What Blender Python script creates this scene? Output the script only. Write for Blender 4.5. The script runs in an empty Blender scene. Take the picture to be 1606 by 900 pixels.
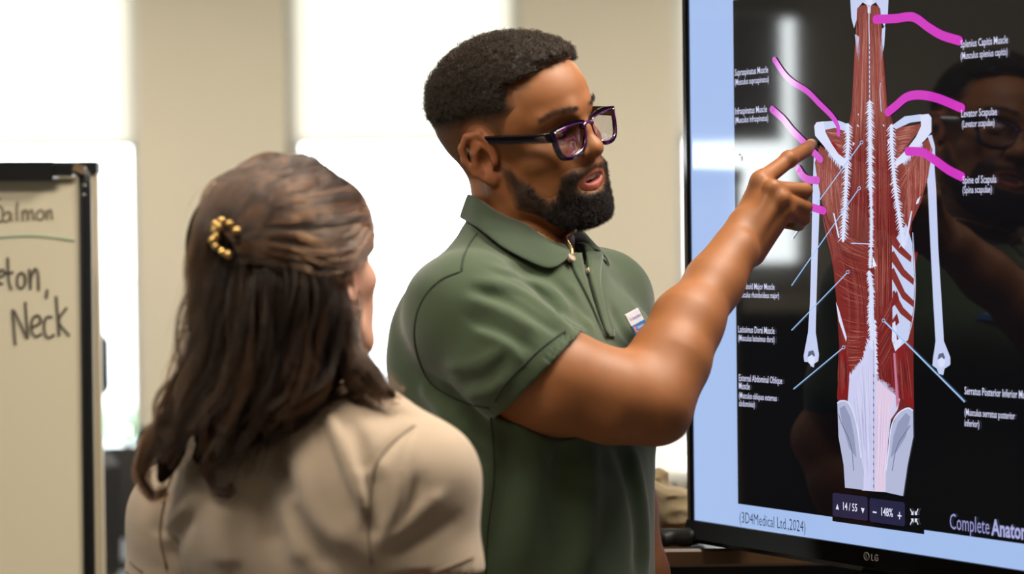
import bpy, math, random
import numpy as np
from mathutils import Vector, Matrix
from mathutils.geometry import tessellate_polygon

# ------------------------------------------------------------------ camera, world, lights, exposure
F = 3700.0                      # focal length in pixels of the 1606 px wide frame
CAMZ = 1.48
ROLL = math.radians(0.7); PITCH = math.atan(85 / 3700.0)
FOCUS = 3.19
SC = bpy.context.scene
COL = SC.collection
cam_d = bpy.data.cameras.new('camera'); cam = bpy.data.objects.new('camera', cam_d); COL.objects.link(cam)
cam.location = (0, 0, CAMZ)
CR = Matrix.Rotation(math.radians(90) - PITCH, 3, 'X') @ Matrix.Rotation(-ROLL, 3, 'Z')
cam.rotation_euler = CR.to_euler(); CR = np.array(CR)
cam_d.sensor_width = 36.0; cam_d.lens = 36.0 * F / 1606.0
cam_d.clip_start = 0.05; cam_d.clip_end = 200
cam_d.dof.use_dof = True; cam_d.dof.focus_distance = FOCUS; cam_d.dof.aperture_fstop = 2.9
SC.camera = cam
SC.view_settings.view_transform = 'Standard'
SC.view_settings.look = 'None'
SC.view_settings.gamma = 1.0
SC.view_settings.use_curve_mapping = False
SC.view_settings.exposure = 0.0
SC.cycles.use_denoising = True
SC.cycles.max_bounces = 8
SC.cycles.caustics_reflective = False; SC.cycles.caustics_refractive = False
SC.cycles.sample_clamp_indirect = 6.0

W = bpy.data.worlds.new('sky'); SC.world = W; W.use_nodes = True
bg = W.node_tree.nodes['Background']
# overcast sky, brighter around the veiled sun low on the left
wt = W.node_tree; tcw = wt.nodes.new('ShaderNodeTexCoord'); dt = wt.nodes.new('ShaderNodeVectorMath'); dt.operation = 'DOT_PRODUCT'
dt.inputs[1].default_value = (-0.955, 0.28, 0.10); wt.links.new(tcw.outputs['Generated'], dt.inputs[0])
mrw = wt.nodes.new('ShaderNodeMapRange'); mrw.inputs['From Min'].default_value = 0.75; mrw.inputs['From Max'].default_value = 0.98
mrw.inputs['To Min'].default_value = 7.0; mrw.inputs['To Max'].default_value = 17.0; wt.links.new(dt.outputs['Value'], mrw.inputs['Value'])
bg.inputs['Color'].default_value = (0.95, 0.97, 1.0, 1); wt.links.new(mrw.outputs['Result'], bg.inputs['Strength'])

def area(name, loc, target, size, sizey, energy, color):
    l = bpy.data.lights.new(name, 'AREA'); l.shape = 'RECTANGLE'; l.size = size; l.size_y = sizey
    l.energy = energy; l.color = color
    o = bpy.data.objects.new(name, l); COL.objects.link(o); o.location = loc
    d = Vector(target) - Vector(loc); o.rotation_euler = d.to_track_quat('-Z', 'Y').to_euler()
    return o
LAMPS = [((-0.75, 1.9), 42), ((0.95, 2.95), 85), ((1.6, 0.4), 6), ((-1.7, 6.5), 62), ((1.3, 6.5), 62)]
for i, ((lx, ly), e) in enumerate(LAMPS):
    area('ceiling_lamp_light', (lx, ly, 2.86), (lx, ly, 0), 1.1, 0.55, e, (1.0, 0.90, 0.77))

# ------------------------------------------------------------------ helpers
def P(px, py, Y):
    """point seen at photo pixel (px,py), Y metres in front of the camera"""
    d = CR @ np.array([(px - 803) / F, -(py - 450) / F, -1.0])
    return np.array([0, 0, CAMZ]) + d * (Y / d[1])
def PX(p):
    q = CR.T @ (np.asarray(p, float) - np.array([0, 0, CAMZ])); return (803 - F * q[0] / q[2], 450 + F * q[1] / q[2])
def nrm(v):
    v = np.asarray(v, float); return v / np.linalg.norm(v)
def srgb(*c):
    return tuple(((x / 255) / 12.92 if x / 255 <= 0.04045 else ((x / 255 + 0.055) / 1.055) ** 2.4) for x in c)

def tag(o, label=None, cat=None, group=None, kind=None):
    if label: o['label'] = label
    if cat: o['category'] = cat
    if group: o['group'] = group
    if kind: o['kind'] = kind
    return o
def empty(name, loc, label, cat, group=None, rot=(0, 0, 0)):
    o = bpy.data.objects.new(name, None); COL.objects.link(o); o.location = loc; o.rotation_euler = rot
    o.empty_display_size = 0.1
    return tag(o, label, cat, group)
def link(name, me, mat=None, parent=None, world=True):
    """link a mesh; world=True keeps its coordinates as world ones under the parent"""
    o = bpy.data.objects.new(name, me); COL.objects.link(o)
    if mat is not None:
        for m in (mat if isinstance(mat, (list, tuple)) else [mat]): me.materials.append(m)
    if parent is not None:
        o.parent = parent
        if world:
            M = Matrix.Identity(4); q = parent
            while q is not None:
                M = q.matrix_basis @ M if q.parent is None else (q.matrix_parent_inverse @ q.matrix_basis) @ M
                q = q.parent
            o.matrix_parent_inverse = M.inverted()
    return o
def mesh_np(name, V, faces, smooth=True):
    """V (n,3); faces an int array (m,k) or a list of tuples"""
    me = bpy.data.meshes.new(name)
    if isinstance(faces, np.ndarray):
        m, k = faces.shape
        me.vertices.add(len(V)); me.vertices.foreach_set('co', np.asarray(V, np.float32).ravel())
        me.loops.add(m * k); me.loops.foreach_set('vertex_index', faces.astype(np.int32).ravel())
        me.polygons.add(m); me.polygons.foreach_set('loop_start', np.arange(0, m * k, k, dtype=np.int32))
        me.update(calc_edges=True); me.validate()
    else:
        me.from_pydata([tuple(map(float, v)) for v in V], [], faces); me.update()
    if smooth: me.polygons.foreach_set('use_smooth', np.ones(len(me.polygons), bool))
    return me
def set_col(me, C, name='Col'):
    a = me.color_attributes.new(name, 'FLOAT_COLOR', 'POINT')
    D = np.ones((len(me.vertices), 4), np.float32); D[:, :3] = C
    a.data.foreach_set('color', D.ravel())

class MB:
    """collects shapes into one mesh"""
    def __init__(s): s.V = []; s.F = []; s.C = []
    def add(s, V, Fc, col=None):
        b = len(s.V); s.V += [tuple(map(float, v)) for v in V]; s.F += [tuple(int(i) + b for i in f) for f in Fc]
        if col is not None: s.C += [col] * len(V)
        return s
    def box(s, lo, hi, M=None, bev=0.0):
        x0, y0, z0 = lo; x1, y1, z1 = hi
        b = min(bev, .45 * min(x1 - x0, y1 - y0, z1 - z0))
        if b <= 0:
            V = [(x, y, z) for x in (x0, x1) for y in (y0, y1) for z in (z0, z1)]
            Fc = [(0, 1, 3, 2), (4, 6, 7, 5), (0, 4, 5, 1), (2, 3, 7, 6), (0, 2, 6, 4), (1, 5, 7, 3)]
        else:
            c = np.array([(x0 + x1) / 2, (y0 + y1) / 2, (z0 + z1) / 2]); h = np.array([x1 - x0, y1 - y0, z1 - z0]) / 2
            V = []; ix = {}
            for sx in (-1, 1):
                for sy in (-1, 1):
                    for sz in (-1, 1):
                        for ax in range(3):
                            q = h - b; q = q.copy(); q[ax] = h[ax]
                            ix[(sx, sy, sz, ax)] = len(V); V.append(c + q * np.array([sx, sy, sz]))
            Fc = []
            sg = (-1, 1)
            for ax in range(3):
                u, v = (ax + 1) % 3, (ax + 2) % 3
                for s0 in sg:
                    def k(a, bb, axx=ax):
                        t = [0, 0, 0]; t[ax] = s0; t[u] = a; t[v] = bb; return ix[(t[0], t[1], t[2], axx)]
                    f = [k(-1, -1), k(1, -1), k(1, 1), k(-1, 1)]
                    Fc.append(tuple(f if s0 > 0 else f[::-1]))
            for ax in range(3):          # edges along ax
                u, v = (ax + 1) % 3, (ax + 2) % 3
                for a in sg:
                    for bb in sg:
                        def k(e, axx):
                            t = [0, 0, 0]; t[ax] = e; t[u] = a; t[v] = bb; return ix[(t[0], t[1], t[2], axx)]
                        f = [k(-1, u), k(1, u), k(1, v), k(-1, v)]
                        Fc.append(tuple(f if a * bb < 0 else f[::-1]))
            for a in sg:
                for bb in sg:
                    for cc in sg:
                        f = [ix[(a, bb, cc, 0)], ix[(a, bb, cc, 1)], ix[(a, bb, cc, 2)]]
                        Fc.append(tuple(f if a * bb * cc > 0 else f[::-1]))
        if M is not None: V = [M @ Vector(tuple(map(float, v))) for v in V]
        return s.add(V, Fc)
    def tube(s, pts, r, n=8, cap=True, col=None, closed=False):
        pts = [np.asarray(p, float) for p in pts]; m = len(pts)
        rr = r if hasattr(r, '__len__') else [r] * m
        up = np.array([0, 0, 1.0]); V = []; Fc = []
        pu = None
        for i in range(m):
            a = pts[(i - 1) % m] if (closed or i > 0) else pts[i]; b = pts[(i + 1) % m] if (closed or i < m - 1) else pts[i]
            t = nrm(b - a + 1e-9)
            if pu is None:
                q = up if abs(t[2]) < .9 else np.array([1.0, 0, 0]); pu = nrm(np.cross(t, q))
            pu = nrm(pu - t * np.dot(pu, t)); w = np.cross(t, pu)
            for k in range(n):
                an = 2 * math.pi * k / n; V.append(pts[i] + rr[i] * (math.cos(an) * pu + math.sin(an) * w))
        for i in range(m if closed else m - 1):
            j = (i + 1) % m
            for k in range(n):
                k2 = (k + 1) % n; Fc.append((i * n + k, i * n + k2, j * n + k2, j * n + k))
        if cap and not closed:
            Fc.append(tuple(range(n))[::-1]); Fc.append(tuple((m - 1) * n + k for k in range(n)))
        return s.add(V, Fc, col)
    def lathe(s, prof, n=24, M=None, cap=True):
        V = []; Fc = []
        for r, z in prof:
            for k in range(n):
                an = 2 * math.pi * k / n; V.append((r * math.cos(an), r * math.sin(an), z))
        for i in range(len(prof) - 1):
            for k in range(n):
                k2 = (k + 1) % n; Fc.append((i * n + k, i * n + k2, (i + 1) * n + k2, (i + 1) * n + k))
        if cap: Fc.append(tuple(range(n))[::-1]); Fc.append(tuple((len(prof) - 1) * n + k for k in range(n)))
        if M is not None: V = [M @ Vector(v) for v in V]
        return s.add(V, Fc)
    def prism(s, poly, d, fr=None):
        """poly: 2D outline (ccw) in the frame's x,y; extruded from 0 to d along z. fr(x,y,z)->point"""
        n = len(poly); fr = fr or (lambda x, y, z: (x, y, z))
        V = [fr(x, y, 0) for x, y in poly] + [fr(x, y, d) for x, y in poly]
        tri = tessellate_polygon([[Vector((x, y, 0)) for x, y in poly]])
        Fc = [tuple(t) for t in tri] + [tuple(n + i for i in t)[::-1] for t in tri]
        Fc += [(i, (i + 1) % n, n + (i + 1) % n, n + i) for i in range(n)]
        return s.add(V, Fc)
    def build(s, name, mat, parent=None, smooth=False, auto=None):
        me = bpy.data.meshes.new(name); me.from_pydata(s.V, [], s.F); me.update()
        import bmesh
        bm = bmesh.new(); bm.from_mesh(me); bmesh.ops.recalc_face_normals(bm, faces=bm.faces); bm.to_mesh(me); bm.free()
        if smooth:
            me.polygons.foreach_set('use_smooth', np.ones(len(me.polygons), bool))
            if auto: me.set_sharp_from_angle(angle=math.radians(auto))
        if s.C:
            set_col(me, np.array(s.C))
        return link(name, me, mat, parent)

def mat(name, col=(.5, .5, .5), rough=.5, metal=0.0, spec=.5, attr=None, bump=None, noise=None, emit=None, trans=None, sss=0, sheen=0, coat=0, alpha=None):
    m = bpy.data.materials.new(name); m.use_nodes = True
    nt = m.node_tree; b = nt.nodes['Principled BSDF']
    b.inputs['Base Color'].default_value = (*col, 1); b.inputs['Roughness'].default_value = rough
    b.inputs['Metallic'].default_value = metal; b.inputs['Specular IOR Level'].default_value = spec
    src = None
    if attr:
        a = nt.nodes.new('ShaderNodeVertexColor'); a.layer_name = attr; src = a.outputs['Color']
    tc = nt.nodes.new('ShaderNodeTexCoord')
    if noise:                                  # (scale, amount) mottling of the base colour
        n = nt.nodes.new('ShaderNodeTexNoise'); n.inputs['Scale'].default_value = noise[0]; n.inputs['Detail'].default_value = 4
        nt.links.new(tc.outputs['Object'], n.inputs['Vector'])
        mr = nt.nodes.new('ShaderNodeMapRange'); mr.inputs['From Min'].default_value = .25; mr.inputs['From Max'].default_value = .75
        mr.inputs['To Min'].default_value = 1 - noise[1]; mr.inputs['To Max'].default_value = 1 + noise[1]
        nt.links.new(n.outputs['Fac'], mr.inputs['Value'])
        vm = nt.nodes.new('ShaderNodeVectorMath'); vm.operation = 'SCALE'
        if src is not None: nt.links.new(src, vm.inputs[0])
        else: vm.inputs[0].default_value = col
        nt.links.new(mr.outputs['Result'], vm.inputs['Scale']); src = vm.outputs['Vector']
    if src is not None: nt.links.new(src, b.inputs['Base Color'])
    if bump:                                   # (scale, strength, distance)
        n = nt.nodes.new('ShaderNodeTexNoise'); n.inputs['Scale'].default_value = bump[0]; n.inputs['Detail'].default_value = 3
        nt.links.new(tc.outputs['Object'], n.inputs['Vector'])
        bp = nt.nodes.new('ShaderNodeBump'); bp.inputs['Strength'].default_value = bump[1]; bp.inputs['Distance'].default_value = bump[2]
        nt.links.new(n.outputs['Fac'], bp.inputs['Height']); nt.links.new(bp.outputs['Normal'], b.inputs['Normal'])
    if emit:
        b.inputs['Emission Color'].default_value = (*emit[0], 1); b.inputs['Emission Strength'].default_value = emit[1]
    if trans: b.inputs['Transmission Weight'].default_value = trans
    if sss:
        b.inputs['Subsurface Weight'].default_value = sss; b.inputs['Subsurface Radius'].default_value = (1, .5, .28); b.inputs['Subsurface Scale'].default_value = .006
    if sheen: b.inputs['Sheen Weight'].default_value = sheen; b.inputs['Sheen Roughness'].default_value = .5
    if coat: b.inputs['Coat Weight'].default_value = coat; b.inputs['Coat Roughness'].default_value = .05
    return m

# ------------------------------------------------------------------ implicit surfaces (sculpting)
def smin(a, b, k):
    if k <= 0: return np.minimum(a, b)
    h = np.maximum(k - np.abs(a - b), 0) / k
    return np.minimum(a, b) - h * h * k * .25
def smax(a, b, k): return -smin(-a, -b, k)
def lerp(a, b, t): return a + (b - a) * t
def sstep(e0, e1, x):
    t = np.clip((x - e0) / (e1 - e0), 0, 1); return t * t * (3 - 2 * t)

class Frame:
    def __init__(s, o, x, y, z, sc=1.0): s.o = np.asarray(o, float); s.R = np.array([x, y, z], float).T; s.sc = sc
    def w(s, p): return s.o + s.R @ (np.asarray(p, float) * s.sc)
    def l(s, p): return ((np.asarray(p) - s.o) @ s.R) / s.sc
WORLD = Frame((0, 0, 0), (1, 0, 0), (0, 1, 0), (0, 0, 1))

def f_ell(c, r, R=None):
    c = np.asarray(c, float); r = np.asarray(r, float)
    def fn(p):
        q = p - c
        if R is not None: q = q @ R
        q = q / r; k0 = np.sqrt((q * q).sum(1)); q = q / r; k1 = np.sqrt((q * q).sum(1))
        return k0 * (k0 - 1) / np.maximum(k1, 1e-6)
    return fn, c, r.max()
def f_cone(a, b, ra, rb):
    a = np.asarray(a, float); b = np.asarray(b, float); ab = b - a; L = max(ab @ ab, 1e-12)
    def fn(p):
        t = np.clip(((p - a) @ ab) / L, 0, 1)
        return np.linalg.norm(p - a - t[:, None] * ab, axis=1) - (ra + t * (rb - ra))
    return fn, (a + b) / 2, np.linalg.norm(ab) / 2 + max(ra, rb)
def f_chain(pts, rs, k=0.0):
    fs = [f_cone(pts[i], pts[i + 1], rs[i], rs[i + 1]) for i in range(len(pts) - 1)]
    P_ = np.asarray(pts, float); c = (P_.min(0) + P_.max(0)) / 2; R_ = np.linalg.norm(P_ - c, axis=1).max() + max(rs)
    def fn(p):
        d = fs[0][0](p)
        for f in fs[1:]: d = smin(d, f[0](p), k)
        return d
    return fn, c, R_
def f_loft(fr, keys, pw=2.0):
    """keys: (z, cx, cy, a, b): cross-sections with centre (cx,cy), half size a along the frame's y, b along x"""
    K = np.array(keys, float); K = K[np.argsort(K[:, 0])]
    zs = np.linspace(K[0, 0], K[-1, 0], 200)
    # smooth interpolation of the keys
    def sm(col):
        y = np.interp(zs, K[:, 0], K[:, col]); w = 9; ker = np.hanning(w + 2)[1:-1]; ker /= ker.sum()
        return np.convolve(np.pad(y, w // 2, mode='edge'), ker, 'valid')
    T = [sm(i) for i in range(1, 5)]
    def fn(p):
        q = fr.l(p); z = q[:, 2]; zc = np.clip(z, K[0, 0], K[-1, 0])
        cx, cy, a, b = (np.interp(zc, zs, t) for t in T)
        x = (q[:, 0] - cx) / b; y = (q[:, 1] - cy) / a
        k0 = np.sqrt(x * x + y * y); k1 = np.sqrt((x / b) ** 2 + (y / a) ** 2)
        d = k0 * (k0 - 1) / np.maximum(k1, 1e-6)
        d = np.where(k0 < .15, -np.minimum(a, b) * .85, d)
        return np.maximum(d, np.abs(z - (K[0, 0] + K[-1, 0]) / 2) - (K[-1, 0] - K[0, 0]) / 2)
    zc = (K[0, 0] + K[-1, 0]) / 2
    return fn, fr.w((K[:, 1].mean(), K[:, 2].mean(), zc)), (K[-1, 0] - K[0, 0]) / 2 + K[:, 3:].max()

class Sdf:
    def __init__(s): s.ops = []
    def u(s, f, k=0.0): s.ops.append(('u', f[0], f[1], f[2], k)); return s
    def s(s, f, k=0.0): s.ops.append(('s', f[0], f[1], f[2], k)); return s
    def i(s, f, k=0.0): s.ops.append(('i', f[0], None, None, k)); return s
    def d(s, fn, c=None, r=None): s.ops.append(('d', fn, None if c is None else np.asarray(c, float), r, 0)); return s
    def ev(s, p, ops=None):
        p = np.asarray(p, float); d = np.full(len(p), 10.0)
        for op, fn, c, r, k in (s.ops if ops is None else ops):
            if op == 'u': d = smin(d, fn(p), k)
            elif op == 's': d = smax(d, -fn(p), k)
            elif op == 'i': d = smax(d, fn(p), k)
            else: d = fn(p, d)
        return d
    def prune(s, c, R, band):
        o = []
        for q in s.ops:
            if q[2] is None or np.linalg.norm(q[2] - c) - q[3] - R < q[4] + band: o.append(q)
        return o
    def grad(s, p, e=.0008):
        g = np.stack([s.ev(p + np.eye(3)[i] * e) - s.ev(p - np.eye(3)[i] * e) for i in range(3)], 1)
        return g / np.maximum(np.linalg.norm(g, axis=1, keepdims=True), 1e-9)
    def hit(s, pix, y0=2.2, y1=4.2):
        """points where the rays through photo pixels meet the surface (nan -> silhouette: closest approach)"""
        A = np.array([P(a, b, 1.0) for a, b in pix]); o = np.array([0, 0, CAMZ]); D = A - o
        D = D / np.linalg.norm(D, axis=1, keepdims=True)
        t = np.full(len(A), y0); best = np.full(len(A), 9.0); tb = t.copy(); done = np.zeros(len(A), bool)
        for _ in range(140):
            d = s.ev(o + D * t[:, None]); upd = (d < best) & ~done; tb = np.where(upd, t, tb); best = np.where(upd, d, best)
            done |= d < .0003; t = np.where(done, t, t + np.maximum(d * .6, .0004)); 
            if done.all(): break
        return o + D * np.where(done, t, tb)[:, None]

CORN = np.array([(i, j, k) for i in (0, 1) for j in (0, 1) for k in (0, 1)])
EDG = [(a, b) for a in range(8) for b in range(a + 1, 8) if np.abs(CORN[a] - CORN[b]).sum() == 1]
def polygonize(f, lo, hi, h, n=16, smooth=2, band=.03):
    lo = np.asarray(lo, float); hi = np.asarray(hi, float); side = n * h
    nb = np.ceil((hi - lo) / side).astype(int)
    I = np.stack(np.meshgrid(*[np.arange(x) for x in nb], indexing='ij'), -1).reshape(-1, 3)
    cen = lo + (I + .5) * side
    # coarse pass in super-blocks of points
    d = np.concatenate([f.ev(cen[i:i + 20000]) for i in range(0, len(cen), 20000)])
    I = I[np.abs(d) < 1.25 * side + .01]
    g = np.stack(np.meshgrid(*[np.arange(n + 1)] * 3, indexing='ij'), -1).reshape(-1, 3)
    M = int(nb.max() * n + 5)
    VK, VP, QK = [], [], []
    for b in I:
        base = b * n; c = lo + (base + n / 2) * h
        ops = f.prune(c, side * .87, band)
        v = f.ev(lo + (base + g) * h, ops).reshape(n + 1, n + 1, n + 1)
        if v.min() > 0 or v.max() < 0: continue
        s = v < 0
        cnt = sum(s[a:n + a, bb:n + bb, cc:n + cc].astype(np.int8) for a, bb, cc in CORN)
        cells = np.argwhere((cnt > 0) & (cnt < 8))
        if len(cells) == 0: continue
        cv = np.stack([v[cells[:, 0] + a, cells[:, 1] + bb, cells[:, 2] + cc] for a, bb, cc in CORN], 1)
        acc = np.zeros((len(cells), 3)); num = np.zeros(len(cells))
        for a, bb in EDG:
            cr = (cv[:, a] < 0) != (cv[:, bb] < 0); t = cv[:, a] / np.where(cr, cv[:, a] - cv[:, bb], 1)
            acc += np.where(cr[:, None], CORN[a] + t[:, None] * (CORN[bb] - CORN[a]), 0); num += cr
        VP.append(lo + (base + cells + acc / num[:, None]) * h)
        gk = base + cells + 1; VK.append((gk[:, 0] * M + gk[:, 1]) * M + gk[:, 2])
        for ax in range(3):
            s0 = s[:n, :n, :n]; sl = [slice(0, n)] * 3; sl[ax] = slice(1, n + 1); e = np.argwhere(s0 != s[tuple(sl)])
            if len(e) == 0: continue
            inn = s0[e[:, 0], e[:, 1], e[:, 2]]; uu = np.eye(3, dtype=int)[(ax + 1) % 3]; vv = np.eye(3, dtype=int)[(ax + 2) % 3]
            G = base + e + 1
            q = np.stack([((G - o)[:, 0] * M + (G - o)[:, 1]) * M + (G - o)[:, 2] for o in (uu + vv, vv, 0 * uu, uu)], 1)
            QK.append(np.where(inn[:, None], q, q[:, ::-1]))
    VK = np.concatenate(VK); VP = np.concatenate(VP); QK = np.concatenate(QK)
    o = np.argsort(VK); VK = VK[o]; VP = VP[o]
    ix = np.searchsorted(VK, QK); ix = np.clip(ix, 0, len(VK) - 1); ok = (VK[ix] == QK).all(1); Q = ix[ok]
    for _ in range(smooth):
        A = np.zeros_like(VP); N = np.zeros(len(VP))
        for k in range(4):
            a, b_ = Q[:, k], Q[:, (k + 1) % 4]
            for j in range(3):
                A[:, j] += np.bincount(a, VP[b_, j], len(VP)) + np.bincount(b_, VP[a, j], len(VP))
            N += np.bincount(a, minlength=len(VP)) + np.bincount(b_, minlength=len(VP))
        VP = VP + .5 * (A / np.maximum(N, 1)[:, None] - VP)
    return VP, Q

# cheap smooth value noise for sculpting
_rng = np.random.RandomState(7); _LAT = _rng.rand(64, 64, 64).astype(np.float32)
def vnoise(p):
    i = np.floor(p).astype(int); f = p - i; f = f * f * (3 - 2 * f); i &= 63; j = (i + 1) & 63
    def L(a, b, c): return _LAT[a, b, c]
    x0, y0, z0 = i.T; x1, y1, z1 = j.T; fx, fy, fz = f.T
    a = lerp(lerp(L(x0, y0, z0), L(x1, y0, z0), fx), lerp(L(x0, y1, z0), L(x1, y1, z0), fx), fy)
    b = lerp(lerp(L(x0, y0, z1), L(x1, y0, z1), fx), lerp(L(x0, y1, z1), L(x1, y1, z1), fx), fy)
    return lerp(a, b, fz) * 2 - 1

def hair_obj(name, strands, radius, material, parent, taper=.3):
    """strands: list of (n,3) arrays -> one hair-curves object"""
    hc = bpy.data.hair_curves.new(name)
    sizes = [len(s) for s in strands]; hc.add_curves(sizes)
    pos = np.concatenate(strands).astype(np.float32)
    hc.attributes['position'].data.foreach_set('vector', pos.ravel()) if 'position' in hc.attributes else None
    ra = hc.attributes.get('radius') or hc.attributes.new('radius', 'FLOAT', 'POINT')
    rr = np.concatenate([np.linspace(1, taper, n) * (radius[i] if hasattr(radius, '__len__') else radius) for i, n in enumerate(sizes)]).astype(np.float32)
    ra.data.foreach_set('value', rr)
    hc.materials.append(material)
    o = bpy.data.objects.new(name, hc); COL.objects.link(o)
    if parent is not None:
        o.parent = parent; M = Matrix.Identity(4); q = parent
        while q is not None:
            M = q.matrix_basis @ M if q.parent is None else (q.matrix_parent_inverse @ q.matrix_basis) @ M
            q = q.parent
        o.matrix_parent_inverse = M.inverted()
    return o
def fibre_mat(name, col, rough=.6):
    return mat(name, col, rough, spec=.25)
def hair_mat(name, col, rough=.35, rand=.2):
    m = bpy.data.materials.new(name); m.use_nodes = True; nt = m.node_tree
    nt.nodes.remove(nt.nodes['Principled BSDF'])
    h = nt.nodes.new('ShaderNodeBsdfHairPrincipled')
    try: h.model = 'CHIANG'
    except Exception: pass
    h.parametrization = 'COLOR'
    h.inputs['Color'].default_value = (*col, 1); h.inputs['Roughness'].default_value = rough; h.inputs['Radial Roughness'].default_value = .5
    for nme in ('Random Roughness',):
        if nme in h.inputs: h.inputs[nme].default_value = rand
    nt.links.new(h.outputs[0], nt.nodes['Material Output'].inputs['Surface'])
    return m
# ------------------------------------------------------------------ materials
M_wall = mat('wall_paint', srgb(222, 216, 198), .85, noise=(1.2, .03)); M_wall2 = mat('wall_paint_taupe', srgb(112, 106, 98), .85, noise=(1.2, .03))
M_ceil = mat('ceiling_paint', srgb(235, 232, 222), .9)
M_floor = mat('floor_vinyl', srgb(112, 108, 102), .4, noise=(6, .12))
M_base = mat('baseboard', srgb(60, 58, 55), .5)
M_winframe = mat('window_aluminium', srgb(225, 224, 220), .4)
M_blacksatin = mat('black_satin', srgb(16, 16, 17), .35)
M_blackgloss = mat('black_gloss', srgb(9, 8, 8), .12)
M_blackplastic = mat('black_plastic', srgb(22, 22, 22), .5, bump=(400, .1, .001))
M_chrome = mat('chrome', (.85, .85, .86), .12, 1.0)
M_gold = mat('gold', (.95, .62, .2), .25, 1.0)

def glass_mat():
    m = bpy.data.materials.new('window_glass'); m.use_nodes = True; nt = m.node_tree
    nt.nodes.remove(nt.nodes['Principled BSDF'])
    t = nt.nodes.new('ShaderNodeBsdfTransparent'); t.inputs[0].default_value = (.96, .98, .97, 1)
    g = nt.nodes.new('ShaderNodeBsdfGlossy'); g.inputs['Roughness'].default_value = .02
    fr = nt.nodes.new('ShaderNodeFresnel'); fr.inputs[0].default_value = 1.45
    mx = nt.nodes.new('ShaderNodeMixShader')
    nt.links.new(fr.outputs[0], mx.inputs[0]); nt.links.new(t.outputs[0], mx.inputs[1]); nt.links.new(g.outputs[0], mx.inputs[2])
    nt.links.new(mx.outputs[0], nt.nodes['Material Output'].inputs['Surface']); return m
M_glass = glass_mat()
def blind_mat(name, c):
    m = bpy.data.materials.new(name); m.use_nodes = True; nt = m.node_tree
    nt.nodes.remove(nt.nodes['Principled BSDF'])
    t = nt.nodes.new('ShaderNodeBsdfTranslucent'); t.inputs[0].default_value = (*c, 1)
    d = nt.nodes.new('ShaderNodeBsdfDiffuse'); d.inputs[0].default_value = (*c, 1)
    mx = nt.nodes.new('ShaderNodeMixShader'); mx.inputs[0].default_value = .72
    nt.links.new(d.outputs[0], mx.inputs[1]); nt.links.new(t.outputs[0], mx.inputs[2])
    nt.links.new(mx.outputs[0], nt.nodes['Material Output'].inputs['Surface']); return m
M_blind = blind_mat('blind_fabric', (.96, .93, .87))
M_blind_dim = blind_mat('blind_fabric_dense', (.30, .28, .26))

# ------------------------------------------------------------------ room shell
RX0, RX1, RY0, RY1, RH = -3.6, 3.6, -2.6, 8.5, 2.9
def struct(name, lo, hi, m, bev=0):
    o = MB().box(lo, hi, bev=bev).build(name, m); o['kind'] = 'structure'; return o
struct('floor', (RX0 - .3, RY0 - .3, -.1), (RX1 + .3, RY1 + .3, 0), M_floor)
struct('ceiling', (RX0 - .3, RY0 - .3, RH), (RX1 + .3, RY1 + .3, RH + .12), M_ceil)
struct('wall_front', (RX0 - .2, RY0 - .2, 0), (RX1 + .2, RY0, RH), M_wall2)
struct('wall_right', (RX1, RY0, 0), (RX1 + .2, RY1, RH), M_wall2)

def windows(holes, axis, pos, lo, hi, name, dense=None, first=1, blind_z=1.83, SILL=.66, HEAD=2.62, gap=(.03, .03)):
    """a wall with openings; axis 'y': wall at y=pos running along x, axis 'x': wall at x=pos running along y; inside is towards the origin"""
    out = 1 if pos > 0 else -1; T = .22
    def B(a0, a1, d0, d1, z0, z1):          # d measured outwards from the inner face
        e0, e1 = sorted((pos + out * d0, pos + out * d1))
        return ((a0, e0, z0), (a1, e1, z1)) if axis == 'y' else ((e0, a0, z0), (e1, a1, z1))
    wb = MB(); edges = [lo] + [v for h in holes for v in h] + [hi]
    for i in range(0, len(edges), 2): wb.box(*B(edges[i], edges[i + 1], 0, T, 0, RH))
    for a, b in holes:
        wb.box(*B(a, b, 0, T, 0, SILL)); wb.box(*B(a, b, 0, T, HEAD, RH))
    w = wb.build(name, M_wall); w['kind'] = 'structure'
    for i, (a, b) in enumerate(holes):
        n = first + i; f = MB(); s = .045
        f.box(*B(a, a + s, .09, .15, SILL, HEAD)); f.box(*B(b - s, b, .09, .15, SILL, HEAD))
        f.box(*B(a, b, .09, .15, SILL, SILL + s)); f.box(*B(a, b, .09, .15, HEAD - s, HEAD))
        wo = f.build('window_%d' % n, M_winframe); wo['kind'] = 'structure'
        MB().box(*B(a + s, b - s, .118, .124, SILL + s, HEAD - s)).build('window_glass', M_glass, wo)
        MB().box(*B(a, b, -.03, .09, SILL - .03, SILL), bev=.006).build('window_sill', M_winframe, wo)
        bz = blind_z if not isinstance(blind_z, (list, tuple)) else blind_z[i]
        rb = empty('roller_blind', (((a + b) / 2, pos, HEAD) if axis == 'y' else (pos, (a + b) / 2, HEAD)),
                   None, 'blind', 'roller blinds in the window openings')
        MB().box(*B(a + gap[0], b - gap[1], .05, .053, bz, HEAD)).build('blind_cloth', dense or M_blind, rb)
        MB().box(*B(a + gap[0], b - gap[1], .044, .059, bz - .02, bz), bev=.004).build('hem_bar', M_winframe, rb)
        ax = (1, 0, 0) if axis == 'y' else (0, 1, 0)
        c0 = np.array(B(a + .01, a + .01, .055, .055, HEAD - .03, HEAD - .03)[0]); c1 = c0 + np.array(ax) * (b - a - .02)
        MB().tube([c0, c1], .024, 14).build('roller_tube', M_winframe, rb)
        yield rb
xa = lambda px: (px - 803) / F * RY1
holes = [(-3.3, -2.55), (xa(-150), xa(222)), (xa(450), xa(822)), (xa(1060), xa(1432)), (2.15, 3.1)]
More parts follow.
